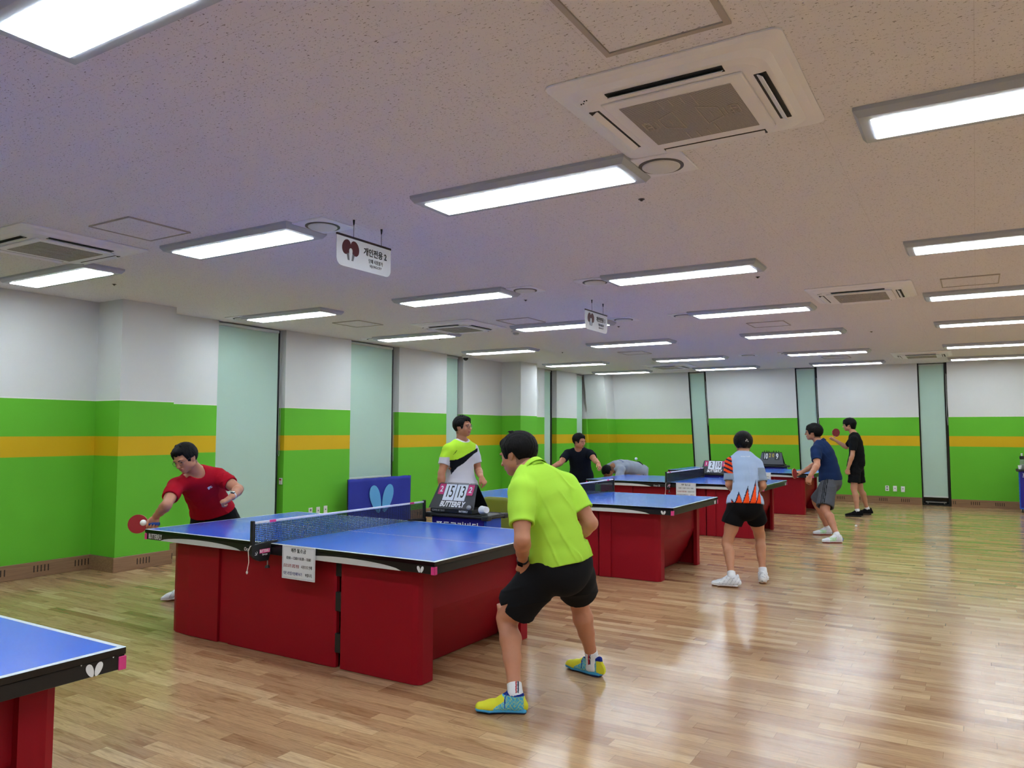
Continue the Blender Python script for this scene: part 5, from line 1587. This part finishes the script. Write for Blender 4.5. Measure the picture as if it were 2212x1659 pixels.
J6 = dict(k=.92, hipL=(3.335,4.27,.77), hipR=(3.475,4.32,.77), neck=(3.355,4.47,1.270), head=(3.325,4.57,1.390), shL=(3.237,4.405,1.190), shR=(3.478,4.495,1.180), elL=(3.235,4.33,.975), wrL=(3.25,4.50,.88), elR=(3.555,4.42,.97), wrR=(3.44,4.55,.88), anL=(3.335,4.02,.10), anR=(3.545,4.40,.10), poleL=(-.6,.6,0), poleR=(-.1,.9,0))
def f_p6(V, c, C):
    u = (V - c['pel']) @ nrm(np.array([.9, .45, 0])); z = V[:, 2] - .785
    t = (u - z * .42) / .066; fr_ = t - np.floor(t); Hh = .075 + .20 * (u + .16) / .30
    spike = (z < Hh * (1 - fr_ * .80)) & (u > -.15) & (u < .135)
    navy = spike & ((fr_ < .15) | (z > Hh * (1 - fr_ * .75) - .012))
    C[spike] = L3('#f0501c'); C[navy] = L3('#151a3c')
    A = c['A']; s = V - A['shL']; ax = nrm(A['elL'] - A['shL']); d = s @ ax; rad = np.linalg.norm(s - d[:, None] * ax, axis=1)
    q = (u < -.105) & (V[:, 2] > 1.0)
    st = q & (V[:, 2] > 1.09); w = np.sin((V[:, 2] + u * .55) * 130)
    C[q] = L3('#8f9fb0'); C[st & (w > -.25)] = L3('#ee4f1e'); C[st & (w <= -.25)] = L3('#171b3c')
    q = (u > .14) & (V[:, 2] < 1.15) & (V[:, 2] > 1.0); C[q] = L3('#8796aa')
    nk = V - c['neck']; m = (np.abs(nk @ c['side']) < .05) & (np.abs(V[:, 2] - 1.262) < .005) & (np.sin(nk @ c['side'] * 400) > 0); C[m] = L3('#e4e8ee')
    return C
r, i = person('person with pinned up hair in a light grey shirt with orange spikes', J6, .0065,
    face=(-.30, .93, -.22), headup=(-.1, .25, .96), style='bun', skin='#bd8768', build=.91, female=True, hsc=1.0, shirt=dict(color='#a9bfe0', fn=f_p6), shorts=dict(color='#0c0c0f'), sleeve=.86, hem=-.01, shortlen=.50,
    hands=dict(L=dict(fwd=(.5, .8, .1), back=(-.8, .4, .2), thumb=(0, 0, 1), curl=1.0), R=dict(fwd=(-.5, .8, .1), back=(.8, .3, .2), thumb=(0, 0, 1), curl=1.0)),
    feet=dict(L=(-.99, -.15), R=(-.15, .99)), shoe='white', sock=.15, seed=17, eyes=False)
o = Vector(i['O'])
bm = BM()
for dx, dz in ((0, 0), (.012, .010), (.020, -.004), (.008, .016)): ball(bm, Vector(i['at'](.020 + dx, -.128, .0 + dz)) - o, .0065, 8)
obj('hair_clip', bm, mat('clip_silver', '#cfc9c6', .3, metal=.4), r)

J7 = dict(k=1.02, hipL=(3.60,8.18,.81), hipR=(3.62,8.37,.82), neck=(3.475,8.27,1.355), head=(3.388,8.285,1.508), shL=(3.445,8.09,1.26), shR=(3.46,8.44,1.28), elL=(3.49,7.93,1.05), wrL=(3.42,7.77,.90), elR=(3.37,8.44,1.03), wrR=(3.215,8.355,.925), anL=(3.75,7.80,.10), anR=(3.50,8.60,.10), poleL=(-1,-.2,0), poleR=(-1,0,0))
def f_p7(V, c, C):
    q = V - c['pel']; y = q @ c['side']; x = V[:, 0]
    th = (c['A']['knL'] - c['A']['hipL']); hp = c['A']['hipL']; s = V - hp; d = s @ nrm(th); rel = s - d[:, None] * nrm(th); f = rel @ c['fr']; o_ = rel @ c['side']
    m = (o_ > .03) & ((np.abs(f - .022) < .005) | (np.abs(f) < .005) | (np.abs(f + .022) < .005)); C[m] = L3('#14151a'); return C
r, i = person('person in a navy shirt and grey shorts leaning over with a red bat', J7, .0065,
    face=(-1, .03, .02), headup=(-.15, 0, 1), style='mid', skin='#bb8468', glasses_on=True, build=1.06, hsc=1.05, shirt=dict(color='#16294f', fold=.005), shorts=dict(color='#50535a', fn=f_p7), collar=True, sleeve=.72, hem=-.0, shortlen=.93,
    hands=dict(L=dict(fwd=(-.25, -.1, -.95), back=(-.2, -.9, .1), thumb=(-1, 0, 0), curl=.6), R=dict(fwd=(-.80, -.35, -.05), back=(.3, -.2, .9), thumb=(-.2, -.9, .1), curl=[1.1, 1.3, 1.3, 1.3])),
    feet=dict(L=(-.84, -.50), R=(-.84, -.45)), shoe='adi', seed=19)
racket((3.150, 8.31, .905), (3.127, 8.20, .905), (.93, .15, .1), 'red table tennis bat held out by the person in navy', '#5a3a22', '#b52630')

J8 = dict(k=1.02, hipL=(3.52,11.62,.93), hipR=(3.53,11.80,.93), neck=(3.50,11.71,1.475), head=(3.425,11.695,1.648), shL=(3.52,11.54,1.385), shR=(3.48,11.88,1.39), elL=(3.50,11.46,1.10), wrL=(3.42,11.46,.85), elR=(3.33,12.00,1.23), wrR=(3.14,11.98,1.365), anL=(3.56,11.47,.10), anR=(3.67,11.95,.10), poleL=(-1,0,0), poleR=(-1,0,0))
r, i = person('person dressed in black holding a red bat upright near the back wall', J8, .0065,
    face=(-1, -.06, -.10), headup=(-.12, 0, 1), style='long', skin='#bd8a6c', build=.95, shirt=dict(color='#0c0d10'), shorts=dict(color='#0d0e11'), sleeve=.74, hem=.04, shortlen=.78,
    hands=dict(L=dict(fwd=(-.1, 0, -1), back=(-.2, -.9, 0), thumb=(-1, 0, 0), curl=[.9, 1.0, 1.0, 1.1]), R=dict(fwd=(-.55, .45, .35), back=(.5, .3, .6), thumb=(.1, .1, 1), curl=[.9, 1.2, 1.3, 1.3])),
    feet=dict(L=(-.95, -.30), R=(-.9, -.3)), shoe='black', seed=23)
racket((3.115, 12.02, 1.390), (3.145, 12.05, 1.505), (.55, -.83, .0), 'dark red table tennis bat held up by the person dressed in black', '#a98a5c', '#7c141c')
